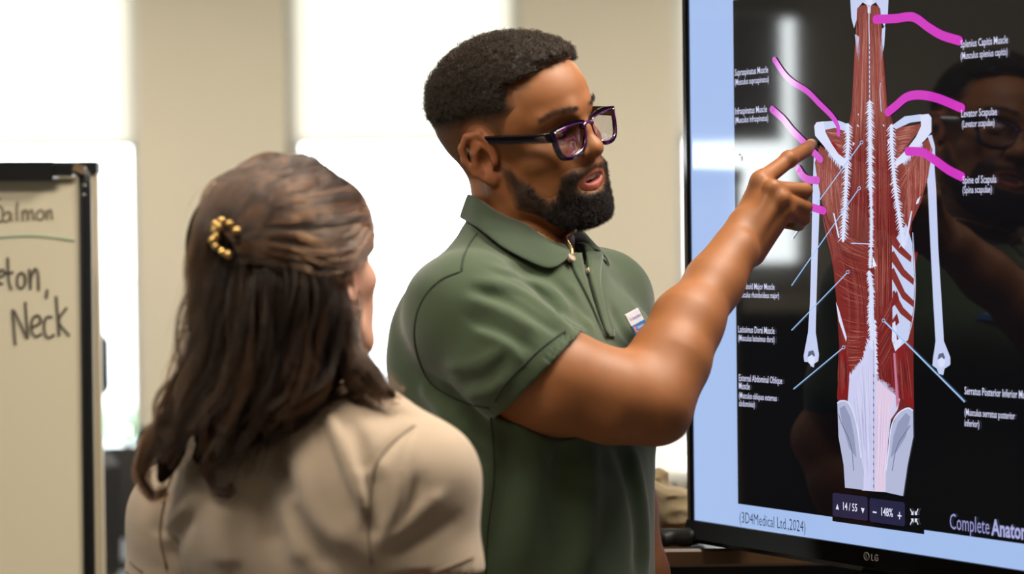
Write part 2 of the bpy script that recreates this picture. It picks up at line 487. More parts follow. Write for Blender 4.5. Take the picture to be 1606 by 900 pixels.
blinds = list(windows(holes, 'y', RY1, RX0, RX1, 'wall_back', first=1))
for b, l in zip(blinds, ['white roller blind in the window hidden behind the whiteboard, far corner',
                         'white roller blind half lowered above the whiteboard easel',
                         'white roller blind half lowered between the two beige piers behind the man',
                         'white roller blind in the window right behind the television edge',
                         'white roller blind in the back window hidden behind the television']): b['label'] = l
# left wall: the windows the glossy screen mirrors
lholes = [(-1.6, -.6), (1.6, 2.6), (4.43, 5.43)]
blinds = list(windows(lholes, 'x', RX0, RY0, RY1, 'wall_left', dense=M_blind_dim, first=6, blind_z=[1.78, 1.78, 1.78], SILL=1.33, HEAD=2.2, gap=(.075, .03)))
for b, l in zip(blinds, ['grey roller blind in the high side window behind the camera', 'grey roller blind in the high side window beside the camera',
                         'grey roller blind over the high side window mirrored in the screen']): b['label'] = l
MB().box((RX0, RY1 - .015, 0), (RX1, RY1, .1)).build('baseboard_back', M_base)['kind'] = 'structure'
struct('reflection_panel_1', (RX0, RY0, 0), (RX0 + .025, RY1, 1.22), mat('dark_added_panel', srgb(34, 33, 34), .6))  # unseen dark panel, added so the lower screen mirrors black
for i, ((lx, ly), e) in enumerate(LAMPS):
    t = empty('ceiling_lamp', (lx, ly, RH), 'flat white ceiling panel lamp, ' + ['over the camera side', 'above the man and screen', 'near the right wall', 'near the whiteboard windows', 'behind the television'][i], 'lamp', 'panel lamps in the ceiling')
    MB().box((lx - .6, ly - .33, RH - .028), (lx + .6, ly - .29, RH)).box((lx - .6, ly + .29, RH - .028), (lx + .6, ly + .33, RH)).box((lx - .6, ly - .33, RH - .028), (lx - .56, ly + .33, RH)).box((lx + .56, ly - .33, RH - .028), (lx + .6, ly + .33, RH)).build('lamp_frame', M_winframe, t)
    MB().box((lx - .56, ly - .29, RH - .018), (lx + .56, ly + .29, RH - .008)).build('diffuser', mat('lamp_diffuser', (.9, .9, .88), .6, emit=((1, .85, .65), 2.0)), t)

# outside
M_pave = mat('paving', srgb(205, 212, 214), .8, noise=(.6, .1))
M_lawn = mat('lawn', srgb(92, 132, 100), .9, noise=(3, .25))
struct('ground_outside', (-60, RY1 + .25, -.12), (60, 17.4, -.02), M_pave)
struct('lawn_outside', (-60, 17.4, -.12), (60, 20.5, 0.0), M_lawn)
struct('ground_beyond', (-60, 20.5, -.12), (60, 90, -.02), M_pave)

# ------------------------------------------------------------------ television
TA = math.radians(33.5)
TDIR = np.array([math.sin(TA), -math.cos(TA), 0]); TN = np.array([-math.cos(TA), -math.sin(TA), 0]); TZ = np.array([0, 0, 1.0])
TP = P(1287, 222, 3.25); TO = np.array([TP[0], TP[1], CAMZ])
def S(px, py):
    """photo pixel -> (u,v) on the screen plane"""
    o = np.array([0, 0, CAMZ]); d = P(px, py, 1.0) - o; t = ((TO - o) @ TN) / (d @ TN); q = o + t * d - TO
    return np.array([q @ TDIR, q[2]])
def T3(u, v, w=0.0): return TO + u * TDIR + v * TZ + w * TN
UL = S(1086, 450)[0]; VB = S(1089, 815)[1]; UR = UL + 1.40; VT = VB + .79
tv = empty('television', T3((UL + UR) / 2, 0, 0) - np.array([0, 0, CAMZ]), 'large wall-size glossy flat screen showing back muscles, man pointing at it', 'television')
def tvbox(mb, u0, u1, v0, v1, w0, w1, bev=0):
    Mx = Matrix(((TDIR[0], TZ[0], TN[0], TO[0]), (TDIR[1], TZ[1], TN[1], TO[1]), (TDIR[2], TZ[2], TN[2], TO[2]), (0, 0, 0, 1)))
    return mb.box((u0, v0, w0), (u1, v1, w1), Mx, bev)
bz = MB(); bw = .013
tvbox(bz, UL - bw, UL, VB - .03, VT + bw, -.03, .006, .003); tvbox(bz, UR, UR + bw, VB - .03, VT + bw, -.03, .006, .003)
tvbox(bz, UL, UR, VT, VT + bw, -.03, .006, .003)
bz.build('bezel', M_blackgloss, tv)
lb = MB()
Mx = lambda x, y, z: T3(UL - bw + z, VB + y, x)
lb.prism([(-.03, 0), (-.03, -.034), (.002, -.034), (.012, -.026), (.006, 0)], UR - UL + 2 * bw, Mx)
lb.build('lower_bezel', mat('dark_bezel', srgb(9, 7, 6), .25, spec=.04), tv)
tvbox(MB(), UL + .02, UR - .02, VB, VT, -.05, -.004).build('back_panel', M_blackplastic, tv)
u, v = S(1372, 889); tvbox(MB(), u - .03, u + .05, VB - .048, VB - .034, -.02, .004, .004).build('sensor_bar', M_blackplastic, tv)
# stand behind: two posts, a shelf and feet
st = MB(); uc = (UL + UR) / 2
tvbox(st, uc - .26, uc - .20, -CAMZ + .06, .3, -.13, -.05, .006); tvbox(st, uc + .20, uc + .26, -CAMZ + .06, .3, -.13, -.05, .006)
tvbox(st, uc - .5, uc - .42, -CAMZ, -CAMZ + .06, -.42, .02, .01); tvbox(st, uc + .42, uc + .5, -CAMZ, -CAMZ + .06, -.42, .02, .01)
tvbox(st, uc - .5, uc + .5, -CAMZ + .02, -CAMZ + .08, -.13, -.05, .006); tvbox(st, uc - .35, uc + .35, .0, .06, -.06, -.03)
st.build('stand', M_blackplastic, tv)

# the picture on the screen: coloured shapes laid on the glass
def screen_mat():
    m = bpy.data.materials.new('screen_light'); m.use_nodes = True; nt = m.node_tree; b = nt.nodes['Principled BSDF']
    a = nt.nodes.new('ShaderNodeVertexColor'); a.layer_name = 'Col'
    b.inputs['Base Color'].default_value = (.004, .004, .005, 1); b.inputs['Roughness'].default_value = .045
    b.inputs['IOR'].default_value = 1.6
    nt.links.new(a.outputs['Color'], b.inputs['Emission Color']); b.inputs['Emission Strength'].default_value = 1.0
    return m
M_screen = screen_mat()
LAY = .00012
class Art:
    def __init__(s): s.V = []; s.F = []; s.C = []
    def raw(s, uv, faces, col, lay):
        b = len(s.V); s.V += [T3(a, c, .0004 + lay * LAY) for a, c in uv]; s.F += [tuple(i + b for i in f) for f in faces]
        s.C += [col] * len(uv) if not isinstance(col, list) else col
    def poly(s, pts, col, lay, uv=False):
        q = pts if uv else [S(*p) for p in pts]
        tri = tessellate_polygon([[Vector((float(a), float(c), 0)) for a, c in q]])
        f = []
        for t in tri:
            a, b, c = (q[i] for i in t); f.append(t if (b[0] - a[0]) * (c[1] - a[1]) - (b[1] - a[1]) * (c[0] - a[0]) > 0 else t[::-1])
        s.raw(q, f, srgb(*col), lay)
    def stroke(s, pts, w, col, lay, seg=6, taper=None, round_=True):
        """pts in pixels, w = width in pixels (vertical scale)"""
        q = np.array([S(*p) for p in smooth_path(pts, seg)]) if len(pts) > 2 else np.array([S(*p) for p in pts])
        k = 3.4 / F; n = len(q)
        t = np.gradient(q, axis=0); t /= np.maximum(np.linalg.norm(t, axis=1, keepdims=True), 1e-9); nn = np.stack([-t[:, 1], t[:, 0]], 1)
        ww = (np.full(n, w) if taper is None else np.interp(np.linspace(0, 1, n), np.linspace(0, 1, len(taper)), taper) * w)[:, None] * k / 2
        L, R = q + nn * ww, q - nn * ww
        uv = list(L) + list(R); f = [(n + i, n + i + 1, i + 1, i) for i in range(n - 1)]
        s.raw(uv, f, srgb(*col), lay)
        if round_ and w > 4:
            for e in (0, -1):
                r = float(ww[e, 0]); c = q[e]
                s.raw([c] + [c + r * np.array([math.cos(x), math.sin(x)]) for x in np.linspace(0, 2 * math.pi, 13)[:-1]], [(0, i + 1, (i + 1) % 12 + 1) for i in range(12)], srgb(*col), lay)
    def fibres(s, A, B, n, cols, lay, w=1.3, bow=0, seed=0, j=.03):
        """n thin fibres from path A to path B (pixels), colours picked from cols"""
        rg = random.Random(seed); A = resample(A, 60); B = resample(B, 60)
        for i in range(n):
            t = min(max((i + .5) / n + rg.uniform(-.5, .5) / n, 0), 1); t2 = min(max(t + rg.uniform(-j, j), 0), 1)
            a = A[int(t * 59)]; b = B[int(t2 * 59)]; e0, e1 = sorted((rg.uniform(-.02, .35), rg.uniform(.6, 1.02)))
            d = b - a; nn = np.array([-d[1], d[0]]); pts = [a + d * e + nn * bow * 4 * e * (1 - e) for e in (e0, (e0 + e1) / 2, e1)]
            s.stroke(pts, w * rg.uniform(.6, 1.5), rg.choice(cols), lay, 3, taper=[.3, 1, .3], round_=False)
    def feather(s, path, w, spike, col, lay, seed=0, sides=(1, 1), step=4.0):
        """white tendon strip with ragged fringes"""
        rg = random.Random(seed); Q = resample(path, 40); s.stroke([tuple(p) for p in Q[::3]] + [tuple(Q[-1])], w, col, lay, 3)
        L = np.linalg.norm(np.diff(Q, axis=0), axis=1).sum(); n = int(L / step * 1.5)
        for i in range(n):
            k = min(int((i + .5) / n * 39), 38); t = nrm(Q[k + 1] - Q[k]); nn = np.array([-t[1], t[0]])
            for sd, on in ((1, sides[0]), (-1, sides[1])):
                if not on: continue
                b = Q[k] + nn * sd * w * .3; l = spike * rg.uniform(.5, 1.2)
                s.poly([tuple(b - t * 1.7), tuple(b + t * 1.7), tuple(b + nn * sd * l + t * l * rg.uniform(.6, 1.3))], col, lay)
    def text(s, st, p0, x1, cap, col, lay, bold=0.0, fit=True, shear=0):
        cu = bpy.data.curves.new('t', 'FONT'); cu.body = st; cu.offset = bold; cu.shear = shear; cu.resolution_u = 2
        ob = bpy.data.objects.new('t', cu); COL.objects.link(ob)
        me = ob.to_mesh(); V = np.array([v.co[:2] for v in me.vertices]); Fc = [tuple(p.vertices) for p in me.polygons]
        ob.to_mesh_clear(); bpy.data.objects.remove(ob); bpy.data.curves.remove(cu)
        a = S(*p0); b = S(x1, p0[1]); h = abs(S(p0[0], p0[1] - cap)[1] - a[1])
        sx = (b[0] - a[0]) / (V[:, 0].max() - V[:, 0].min()); sy = h / .70
        q = np.stack([a[0] + (V[:, 0] - V[:, 0].min()) * sx, a[1] + V[:, 1] * sy], 1)
        s.raw(list(q), Fc, srgb(*col), lay)
    def build(s, name, parent):
        me = bpy.data.meshes.new(name); me.from_pydata([tuple(map(float, v)) for v in s.V], [], s.F); me.update()
        set_col(me, np.array(s.C)); return link(name, me, M_screen, parent)
def resample(path, n):
    p = np.array(path, float); d = np.concatenate([[0], np.cumsum(np.linalg.norm(np.diff(p, axis=0), axis=1))])
    t = np.linspace(0, d[-1], n); return np.stack([np.interp(t, d, p[:, i]) for i in range(p.shape[1])], 1)
def smooth_path(pts, seg=6):
    """Catmull-Rom through the points"""
    p = np.array(pts, float); 
    if len(p) < 3: return p
    q = np.vstack([2 * p[0] - p[1], p, 2 * p[-1] - p[-2]]); out = []
    for i in range(1, len(q) - 2):
        for t in np.linspace(0, 1, seg, endpoint=False):
            a, b, c, d = q[i - 1:i + 3]
            out.append(.5 * ((2 * b) + (-a + c) * t + (2 * a - 5 * b + 4 * c - d) * t * t + (-a + 3 * b - 3 * c + d) * t ** 3))
    out.append(p[-1]); return np.array(out)

scr = Art()
scr.raw([(UL, VB), (UR, VB), (UR, VT), (UL, VT)], [(0, 1, 2, 3)], srgb(164, 190, 236), 0)
screen = scr.build('screen', tv)
pic = Art()
u0, vb0 = S(1156, 600)[0], S(1160, 790)[1]
pic.raw([(u0, vb0), (UR - .12, vb0), (UR - .12, VT - .03), (u0, VT - .03)], [(0, 1, 2, 3)], srgb(5, 5, 8), 1)
a, b = S(1306, 822), S(1450, 840); pic.raw([(a[0], b[1] + .002), (b[0], b[1] + .002), (b[0], vb0 + .001), (a[0], vb0 + .001)], [(0, 1, 2, 3)], srgb(5, 5, 8), 1)
pic.build('picture_backdrop', screen)

fig = Art()
z1 = lambda *L: [(1050 + x / 2.888, y / 2.888) for x, y in L]
z2 = lambda *L: [(1050 + x / 2.888, 300 + y / 2.888) for x, y in L]
z4 = lambda *L: [(1200 + x / 3.46, 160 + y / 3.46) for x, y in L]
z5 = lambda *L: [(1200 + x / 2.25, 400 + y / 2.25) for x, y in L]
BONE = (196, 206, 240); BONE2 = (216, 222, 248); RED = (112, 34, 33); RED2 = (130, 60, 54); FASC = (204, 204, 238)
REDS = [(136, 54, 50), (104, 28, 28), (148, 76, 70), (118, 40, 38), (92, 22, 24)]
PALES = [(168, 96, 86), (140, 66, 60), (182, 120, 110), (126, 52, 48)]
# torso mass
fig.poly(z4((480, 0), (660, 0), (700, 130), (800, 300), (880, 430), (800, 640), (760, 900), (370, 900), (330, 640), (290, 430), (340, 300), (455, 120)), RED, 2)
fig.poly([(1302, 360), (1312, 385), (1340, 395), (1440, 395), (1436, 420), (1434, 500), (1433, 560), (1434, 640), (1410, 660), (1320, 650), (1313, 622), (1318, 560), (1312, 470)], RED, 2)
# humeri
for pts in ([(1277, 245), (1287, 245), (1287, 300), (1283, 404), (1281, 473), (1280, 521), (1285, 556), (1284, 566), (1278, 570), (1277, 576), (1272, 574), (1270, 568), (1262, 567), (1261, 558), (1268, 521), (1271, 473), (1273, 404), (1275, 300)],
            [(1452, 240), (1463, 238), (1466, 255), (1469, 300), (1472, 386), (1477, 466), (1481, 535), (1491, 560), (1491, 572), (1482, 578), (1480, 588), (1473, 586), (1470, 578), (1463, 573), (1464, 562), (1468, 535), (1464, 466), (1460, 386), (1456, 300)]):
    fig.poly(pts, BONE, 3)
for c in ((1273, 560), (1477, 564)):
    fig.poly([(c[0] - 6, c[1]), (c[0] - 4, c[1] - 9), (c[0] + 3, c[1] - 11), (c[0] + 6, c[1] - 4), (c[0] + 4, c[1] + 1), (c[0], c[1] - 3)], (96, 100, 128), 4)
    fig.poly([(c[0] - 4, c[1] + 9), (c[0] - 5, c[1]), (c[0] + 1, c[1] - 4), (c[0] + 6, c[1] + 1), (c[0] + 5, c[1] + 9), (c[0], c[1] + 12)], BONE2, 5)
# neck
fig.poly(z1((850, 30), (905, 20), (955, 30), (965, 150), (962, 300), (970, 420), (990, 510), (1003, 570), (1005, 660), (815, 660), (818, 570), (835, 500), (858, 400), (862, 280), (860, 150)), RED2, 3)
fig.fibres(z1((852, 40), (900, 30)), z1((820, 640), (895, 640)), 60, PALES + REDS[:2], 4, 1.5, seed=1)
fig.fibres(z1((912, 30), (955, 40)), z1((925, 640), (1003, 640)), 60, PALES + REDS[:2], 4, 1.5, seed=2)
fig.poly(z1((842, 155), (860, 165), (864, 225), (860, 278), (850, 240)), BONE, 4)
fig.poly(z1((965, 130), (980, 120), (975, 205), (960, 280), (958, 230)), BONE, 4)
fig.stroke(z1((958, 375), (956, 420), (962, 505)), 1.5, BONE, 5)
# skull
fig.poly(z1((820, -20), (995, -20), (992, 60), (976, 125), (962, 90), (957, 40), (935, 8), (908, 25), (880, 8), (852, 40), (850, 90), (838, 128), (826, 80)), BONE, 5)
fig.poly(z1((888, 0), (926, 0), (912, 24), (905, 24)), BONE2, 6)
for s_ in (z1((880, 8), (900, 25), (903, 60)), z1((935, 8), (914, 25), (911, 60))): fig.stroke(s_, 2, BONE2, 6)
fig.stroke(z1((907, 20), (906, 120), (908, 200), (909, 470)), 1.8, BONE2, 6)
for y in range(200, 470, 22): fig.stroke(z1((908, y), (909, y + 9)), 1.2, (70, 60, 80), 7)
# erector column
fig.fibres(z4((475, 100), (560, 60)), z4((470, 560), (565, 560)), 60, REDS, 4, 1.6, seed=3)
fig.fibres(z4((592, 60), (670, 90)), z4((590, 900), (690, 900)), 110, REDS, 4, 1.5, seed=4)
fig.fibres(z4((470, 330), (560, 330)), z4((440, 750), (560, 750)), 50, REDS, 4, 1.6, seed=5)
for q in (((500, 130), (515, 135), (505, 120)), ((640, 120), (652, 125), (648, 135)), ((478, 215), (490, 225), (480, 240)), ((665, 205), (680, 212), (672, 230)), ((508, 60), (514, 72), (506, 70))): fig.poly(z4(*q), BONE2, 6)
# scapular muscles
fig.poly(z4((325, 150), (385, 142), (445, 160), (448, 310), (400, 285), (365, 225)), RED2, 4)
fig.fibres(z4((328, 155), (400, 280)), z4((445, 165), (448, 310)), 45, PALES, 5, 1.4, seed=6)
fig.poly(z4((340, 195), (380, 225), (435, 290), (438, 318), (395, 280)), (140, 26, 26), 5)
fig.poly(z4((715, 140), (848, 118), (850, 140), (765, 250), (720, 310), (702, 200)), RED2, 4)
fig.fibres(z4((845, 125), (730, 300)), z4((705, 150), (708, 310)), 45, PALES, 5, 1.4, seed=7)
fig.poly(z4((272, 330), (300, 235), (350, 270), (432, 350), (440, 450), (428, 600), (425, 740), (400, 720), (350, 640), (310, 540), (288, 430)), RED2, 4)
fig.fibres(z4((280, 300), (350, 275), (380, 310)), z4((300, 440), (345, 620), (420, 735)), 90, PALES + REDS[:1], 5, 1.5, seed=8, bow=.03)
fig.fibres(z4((290, 300), (420, 360)), z4((420, 420), (425, 720)), 60, PALES, 5, 1.4, seed=9)
fig.poly(z4((722, 350), (800, 270), (880, 205), (902, 195), (916, 260), (905, 340), (880, 430), (850, 540), (800, 650), (765, 740), (745, 640), (725, 520), (715, 430)), RED2, 4)
fig.fibres(z4((905, 210), (760, 320)), z4((890, 420), (770, 720)), 100, PALES + REDS[:1], 5, 1.5, seed=10, bow=-.03)
fig.fibres(z4((880, 230), (770, 320)), z4((735, 400), (760, 700)), 60, PALES, 5, 1.4, seed=11)
fig.fibres(z4((300, 560), (345, 640)), z4((372, 900), (470, 770)), 30, REDS, 5, 1.6, seed=12)
fig.poly(z4((690, 560), (760, 700), (800, 680), (790, 720), (765, 790), (700, 740)), RED, 4)
# scapula bones
fig.poly(z4((320, 106), (400, 100), (458, 122), (462, 150), (440, 158), (382, 140), (325, 152)), BONE, 6)
fig.poly(z4((275, 182), (270, 130), (282, 110), (320, 105), (332, 165), (365, 228), (402, 282), (448, 316), (440, 352), (412, 342), (350, 272), (305, 218)), BONE2, 7)
fig.poly(z4((695, 125), (760, 78), (850, 66), (848, 104), (790, 112), (712, 148)), BONE, 6)
fig.poly(z4((846, 70), (890, 64), (906, 84), (906, 162), (872, 205), (822, 252), (765, 318), (716, 352), (704, 332), (722, 306), (770, 258), (822, 190), (850, 130)), BONE2, 7)
fig.poly(z4((884, 185), (908, 178), (925, 240), (926, 290), (905, 440), (882, 440), (900, 330), (912, 260)), BONE, 6)
fig.feather(z4((452, 125), (454, 230), (447, 330), (444, 430), (440, 530), (432, 640), (427, 750)), 6, 6, BONE2, 8, 1, (1, 1), 4.5)
fig.feather(z4((690, 130), (690, 230), (697, 330), (706, 430), (718, 530), (735, 640), (756, 780)), 6, 6, BONE2, 8, 2, (1, 1), 4.5)
fig.feather(z4((330, 225), (375, 300), (415, 345)), 2, 6, BONE, 6, 3, (1, 0), 4)
fig.feather(z4((855, 225), (800, 275), (750, 330)), 2, 6, BONE, 6, 4, (1, 1), 4)
fig.poly(z4((372, 600), (380, 605), (408, 735), (400, 738)), BONE2, 7)
fig.poly(z4((796, 590), (802, 592), (778, 735), (764, 770), (768, 720)), BONE2, 7)
fig.poly(z4((828, 530), (848, 510), (835, 550), (822, 555)), BONE2, 7)
# latissimus and lower back
fig.poly([(1303, 345), (1318, 366), (1340, 385), (1366, 380), (1367, 440), (1366, 500), (1363, 545), (1352, 578), (1338, 592), (1333, 588), (1322, 545), (1314, 480), (1308, 410)], (126, 40, 38), 5)
fig.fibres([(1306, 350), (1310, 420), (1318, 500), (1330, 580)], [(1366, 385), (1366, 430), (1365, 490), (1354, 575)], 130, REDS + PALES[:2], 6, 1.5, seed=13, bow=.05)
fig.fibres([(1308, 360), (1345, 388)], [(1328, 575), (1362, 540)], 50, REDS, 6, 1.2, seed=14, bow=-.06)
fig.stroke(z4((470, 766), (575, 770)), 1.6, BONE, 7)
fig.poly(z5((252, 165), (262, 190), (290, 290), (288, 306), (262, 230)), BONE2, 7)
fig.poly(z5((262, 330), (285, 320), (300, 400), (305, 440), (297, 490), (258, 515), (262, 420)), (130, 26, 30), 7)
fig.fibres(z5((262, 330), (290, 330)), z5((258, 510), (298, 490)), 26, REDS, 8, 1.5, seed=15)
# right: erector column, ribs
fig.fibres(z5((388, -80), (450, -80)), z5((392, 260), (440, 200)), 60, REDS + PALES[:1], 6, 1.5, seed=16)
fig.poly(z5((450, -40), (500, -110), (522, -40), (530, 100), (524, 200), (505, 300), (465, 335), (452, 250), (450, 60)), BONE, 6)
for k, (a, b) in enumerate([((450, -70), (515, 0)), ((450, -10), (524, 80)), ((450, 50), (526, 160)), ((452, 130), (520, 215))]):
    fig.poly(z5(a, (a[0] + 6, a[1] - 6), (b[0] - 30, b[1] - 30), (b[0] + 4, b[1] + 4), (b[0] + 2, b[1] + 26), (b[0] - 40, b[1] - 8), (a[0], a[1] + 34)), (130, 44, 42), 7)
fig.stroke(z5((523, -80), (532, 90), (526, 210), (505, 300)), 1.2, BONE2, 8)
for k, (y0, y1, w_) in enumerate([(255, 135, 26), (330, 215, 26), (405, 285, 26)]):
    fig.poly(z5((393, y0), (402, y0 - 30), (468, y1 - 10), (476, y1 + 22), (440, y1 + 62), (398, y0 + 46)), (124, 30, 34), 8)
    fig.fibres(z5((394, y0), (398, y0 + 46)), z5((466, y1 - 8), (450, y1 + 56)), 16, REDS, 9, 1.4, seed=30 + k)
fig.poly(z5((452, 240), (462, 232), (468, 300), (488, 290), (480, 320), (462, 340), (450, 300)), BONE2, 9)
fig.poly(z5((462, 340), (500, 305), (516, 400), (527, 540), (490, 508), (470, 420)), (130, 28, 32), 8)
fig.fibres(z5((464, 345), (500, 310)), z5((478, 500), (525, 535)), 34, REDS, 9, 1.5, seed=17)
fig.poly(z5((395, 400), (455, 345), (462, 420), (464, 495), (430, 470), (402, 440)), (124, 30, 34), 8)
fig.fibres(z5((398, 400), (452, 350)), z5((408, 445), (462, 490)), 26, REDS, 9, 1.4, seed=18)
# fascia
fig.poly(z5((300, 432), (350, 372), (372, 300), (378, 120), (384, 120), (392, 380), (408, 442), (462, 492), (478, 508), (470, 545), (446, 580), (432, 700), (430, 836), (345, 830), (340, 720), (325, 600), (294, 520)), FASC, 8)
fig.feather(z5((302, 432), (350, 372), (371, 300)), 2, 5, FASC, 8, 5, (1, 1), 3)
fig.feather(z5((405, 440), (460, 490)), 2, 6, FASC, 8, 6, (1, 1), 3)
fig.poly(z5((395, 440), (460, 495), (440, 600), (428, 830), (392, 834)), (222, 202, 226), 9)
fig.poly(z5((455, 345), (462, 345), (474, 500), (476, 520), (466, 540)), (196, 120, 150), 9)
fig.fibres(z5((310, 440), (375, 330)), z5((350, 820), (380, 820)), 40, [(220, 222, 248), (186, 184, 222), (170, 170, 212)], 9, 1, seed=19)
fig.fibres(z5((395, 440), (450, 500)), z5((390, 820), (426, 820)), 30, [(214, 190, 222), (236, 220, 240), (196, 170, 206)], 10, 1, seed=20)
fig.stroke(z5((386, 300), (387, 830)), .9, (120, 118, 150), 11)
for y in range(420, 830, 26): fig.stroke(z5((386, y), (387, y + 10)), 1.8, (70, 66, 96), 12)
# iliac bones
for pts, dark, rim in ((z5((258, 522), (272, 514), (296, 520), (316, 560), (330, 620), (342, 716), (352, 760), (350, 828), (285, 820), (280, 740), (262, 640)), z5((266, 540), (284, 530), (304, 570), (318, 640), (326, 716), (300, 680), (276, 600)), z5((262, 560), (276, 600), (296, 640), (310, 690), (316, 760))),
                       (z5((525, 548), (505, 540), (470, 562), (448, 610), (438, 700), (430, 760), (428, 836), (490, 850), (506, 740), (526, 640)), z5((516, 570), (500, 556), (472, 590), (456, 640), (446, 716), (470, 690), (500, 640)), z5((516, 600), (496, 630), (476, 660), (462, 700), (452, 760)))):
    fig.poly(pts, (178, 184, 214), 10); fig.poly(dark, (146, 152, 184), 11); fig.stroke(rim, 1.6, (108, 112, 142), 12)
    fig.stroke(pts[:6], 2.2, BONE2, 12)
# spine tendon
fig.feather(z4((572, 0), (574, 150), (575, 300), (576, 480)), 5, 6, BONE2, 9, 7, (1, 1), 4.5)
fig.feather(z4((577, 470), (582, 620), (580, 760), (574, 900)), 4, 3.5, BONE2, 9, 8, (1, 1), 5)
fig.feather(z5((370, 60), (378, 120), (374, 220), (384, 330)), 5, 5, BONE2, 10, 9, (1, 1), 4)
fig.feather(z5((388, 230), (392, 330), (394, 420)), 2, 4, BONE2, 10, 10, (0, 1), 4)
fig.poly(z5((384, 4), (398, 40), (391, 38), (393, 52), (388, 40), (383, 44)), (235, 238, 255), 13)   # mouse pointer
fig.build('muscle_figure', screen)

LB = (158, 196, 240)
for a, b in ((z4((525, 225))[0], z4((150, 740))[0]), ((1348, 297), (1243, 448)), ((1330, 428), (1243, 518)), ((1323, 546), (1246, 610)), ((1389, 504), (1515, 630))):
    ld = Art(); ld.stroke([a, b], 1.7 if b[0] < 1500 else 2.6, LB, 14)
    d = nrm(np.array(b) - np.array(a)); n_ = np.array([-d[1], d[0]]); a = np.array(a)
    ld.stroke([tuple(a + d * 1), tuple(a - d * 2 + n_ * 2.4), tuple(a - d * 5), tuple(a - d * 2 - n_ * 2.4), tuple(a + d * 1)], 1.1, LB, 14, 3)
    ld.build('leader_line', screen)


MG = (206, 52, 190)
mk = Art(); mk.stroke(z1((940, 88), (1030, 84), (1110, 78), (1180, 125), (1240, 160), (1320, 185)), 13, MG, 17); mk.build('marker_stroke', screen)
mk = Art(); mk.stroke(z1((995, 508), (1030, 480), (1080, 440), (1140, 430), (1220, 445), (1330, 490)), 13, MG, 16); mk.build('marker_stroke', screen)
mk = Art(); mk.stroke(z1((1085, 685), (1150, 690), (1200, 720), (1270, 770), (1330, 800)), 13, MG, 16); mk.build('marker_stroke', screen)
mk = Art(); mk.stroke(z1((480, 270), (520, 330), (560, 370), (630, 415), (680, 465), (740, 525), (768, 570), (772, 610)), 9, (205, 70, 200), 16, taper=[1, 1, 1, 1, .9, .7]); mk.build('marker_stroke', screen)
mk = Art(); mk.stroke(z1((470, 495), (520, 540), (560, 590), (610, 640), (690, 722)), 11, (205, 80, 200), 16); mk.build('marker_stroke', screen)
mk = Art(); mk.stroke(z4((186, 362), (210, 400), (240, 420), (290, 425)), 12, (205, 80, 200), 16); mk.build('marker_stroke', screen)
mk = Art(); mk.stroke(z4((215, 550), (260, 570), (325, 590)), 12, MG, 16); mk.build('marker_stroke', screen)

TW = (214, 216, 246); tx = None
for st, p0, x1, cap in (("Supraspinatus Muscle", (1154.5, 119), 1207, 10.5), ("(Musculus supraspinatus)", (1154.5, 133.5), 1208, 9.5),
                        ("Infraspinatus Muscle", (1155, 179.5), 1205, 10.5), ("(Musculus infraspinatus)", (1155, 193), 1207, 9.5), ("Te", (1157, 252), 1164, 10.5),
                        ("Rhomboid Major Muscle", (1159, 453), 1217, 9.5), ("(Musculus rhomboideus major)", (1159, 466), 1224, 9),
                        ("Latissimus Dorsi Muscle", (1160, 521), 1217, 10.5), ("(Musculus latissimus dorsi)", (1160, 534), 1217, 9.5),
                        ("External Abdominal Oblique", (1161, 597), 1229, 10.5), ("Muscle", (1161, 609.5), 1178, 10.5), ("(Musculus obliquus externus", (1161, 624), 1220.5, 9.5), ("abdominis)", (1161, 636.5), 1186, 9.5),
                        ("Splenius Capitis Muscle", (1509, 75), 1583, 12), ("(Musculus splenius capitis)", (1509, 93), 1582.5, 11),
                        ("Levator Scapulae", (1510, 184), 1566, 12), ("(Levator scapulae)", (1511, 200), 1562, 11),
                        ("Spine of Scapula", (1512, 288), 1565, 12), ("(Spina scapulae)", (1512, 303), 1558, 11),
                        ("Serratus Posterior Inferior Muscle", (1515, 618), 1622, 12), ("(Musculus serratus posterior", (1515, 651), 1594, 11), ("inferior)", (1515, 668), 1538, 11)):
    if st[0] not in '(aM' or st == 'Te':
        if tx: tx.build('label_text', screen)
        tx = Art()
    tx.text(st, p0, x1, cap, TW, 18, bold=.008)
tx.build('label_text', screen); tx = Art()
tx.text("Complete", (1492, 829), 1554, 25, (150, 150, 205), 18); tx.text("Anatomy", (1557, 838.5), 1627, 25, (170, 172, 222), 18, bold=.025)
tx.build('title_text', screen)

tb = Art()
def rrect(a, b, r=3):
    A, B = S(*a), S(*b); A, B = np.array([A[0], max(A[1], S(b[0], a[1])[1])]), B
    return A, B
def uvbox(px0, py0, px1, vh, col, lay):
    a = S(px0, py0); b = S(px1, py0); c = .0025
    u0_, u1_, v1_, v0_ = a[0], b[0], a[1], a[1] - vh
    tb.poly([(u0_ + c, v0_), (u1_ - c, v0_), (u1_, v0_ + c), (u1_, v1_ - c), (u1_ - c, v1_), (u0_ + c, v1_), (u0_, v1_ - c), (u0_, v0_ + c)], col, lay, uv=True)
vh = abs(S(1307, 772)[1] - S(1307, 809)[1])
uvbox(1307.5, 772, 1362.5, vh, (38, 37, 66), 15); uvbox(1365.5, 780.5, 1421, vh * .985, (38, 37, 66), 15)
WHT = (225, 226, 245)
tb.text("14 / 55", (1324.5, 799), 1346.5, 12, WHT, 18, bold=.01); tb.text("148%", (1384.5, 808), 1402.5, 13, WHT, 18, bold=.01)
tb.poly([(1313, 798), (1318, 799), (1315.5, 790)], WHT, 18); tb.poly([(1352.5, 796), (1358, 797), (1355.5, 805)], WHT, 18)
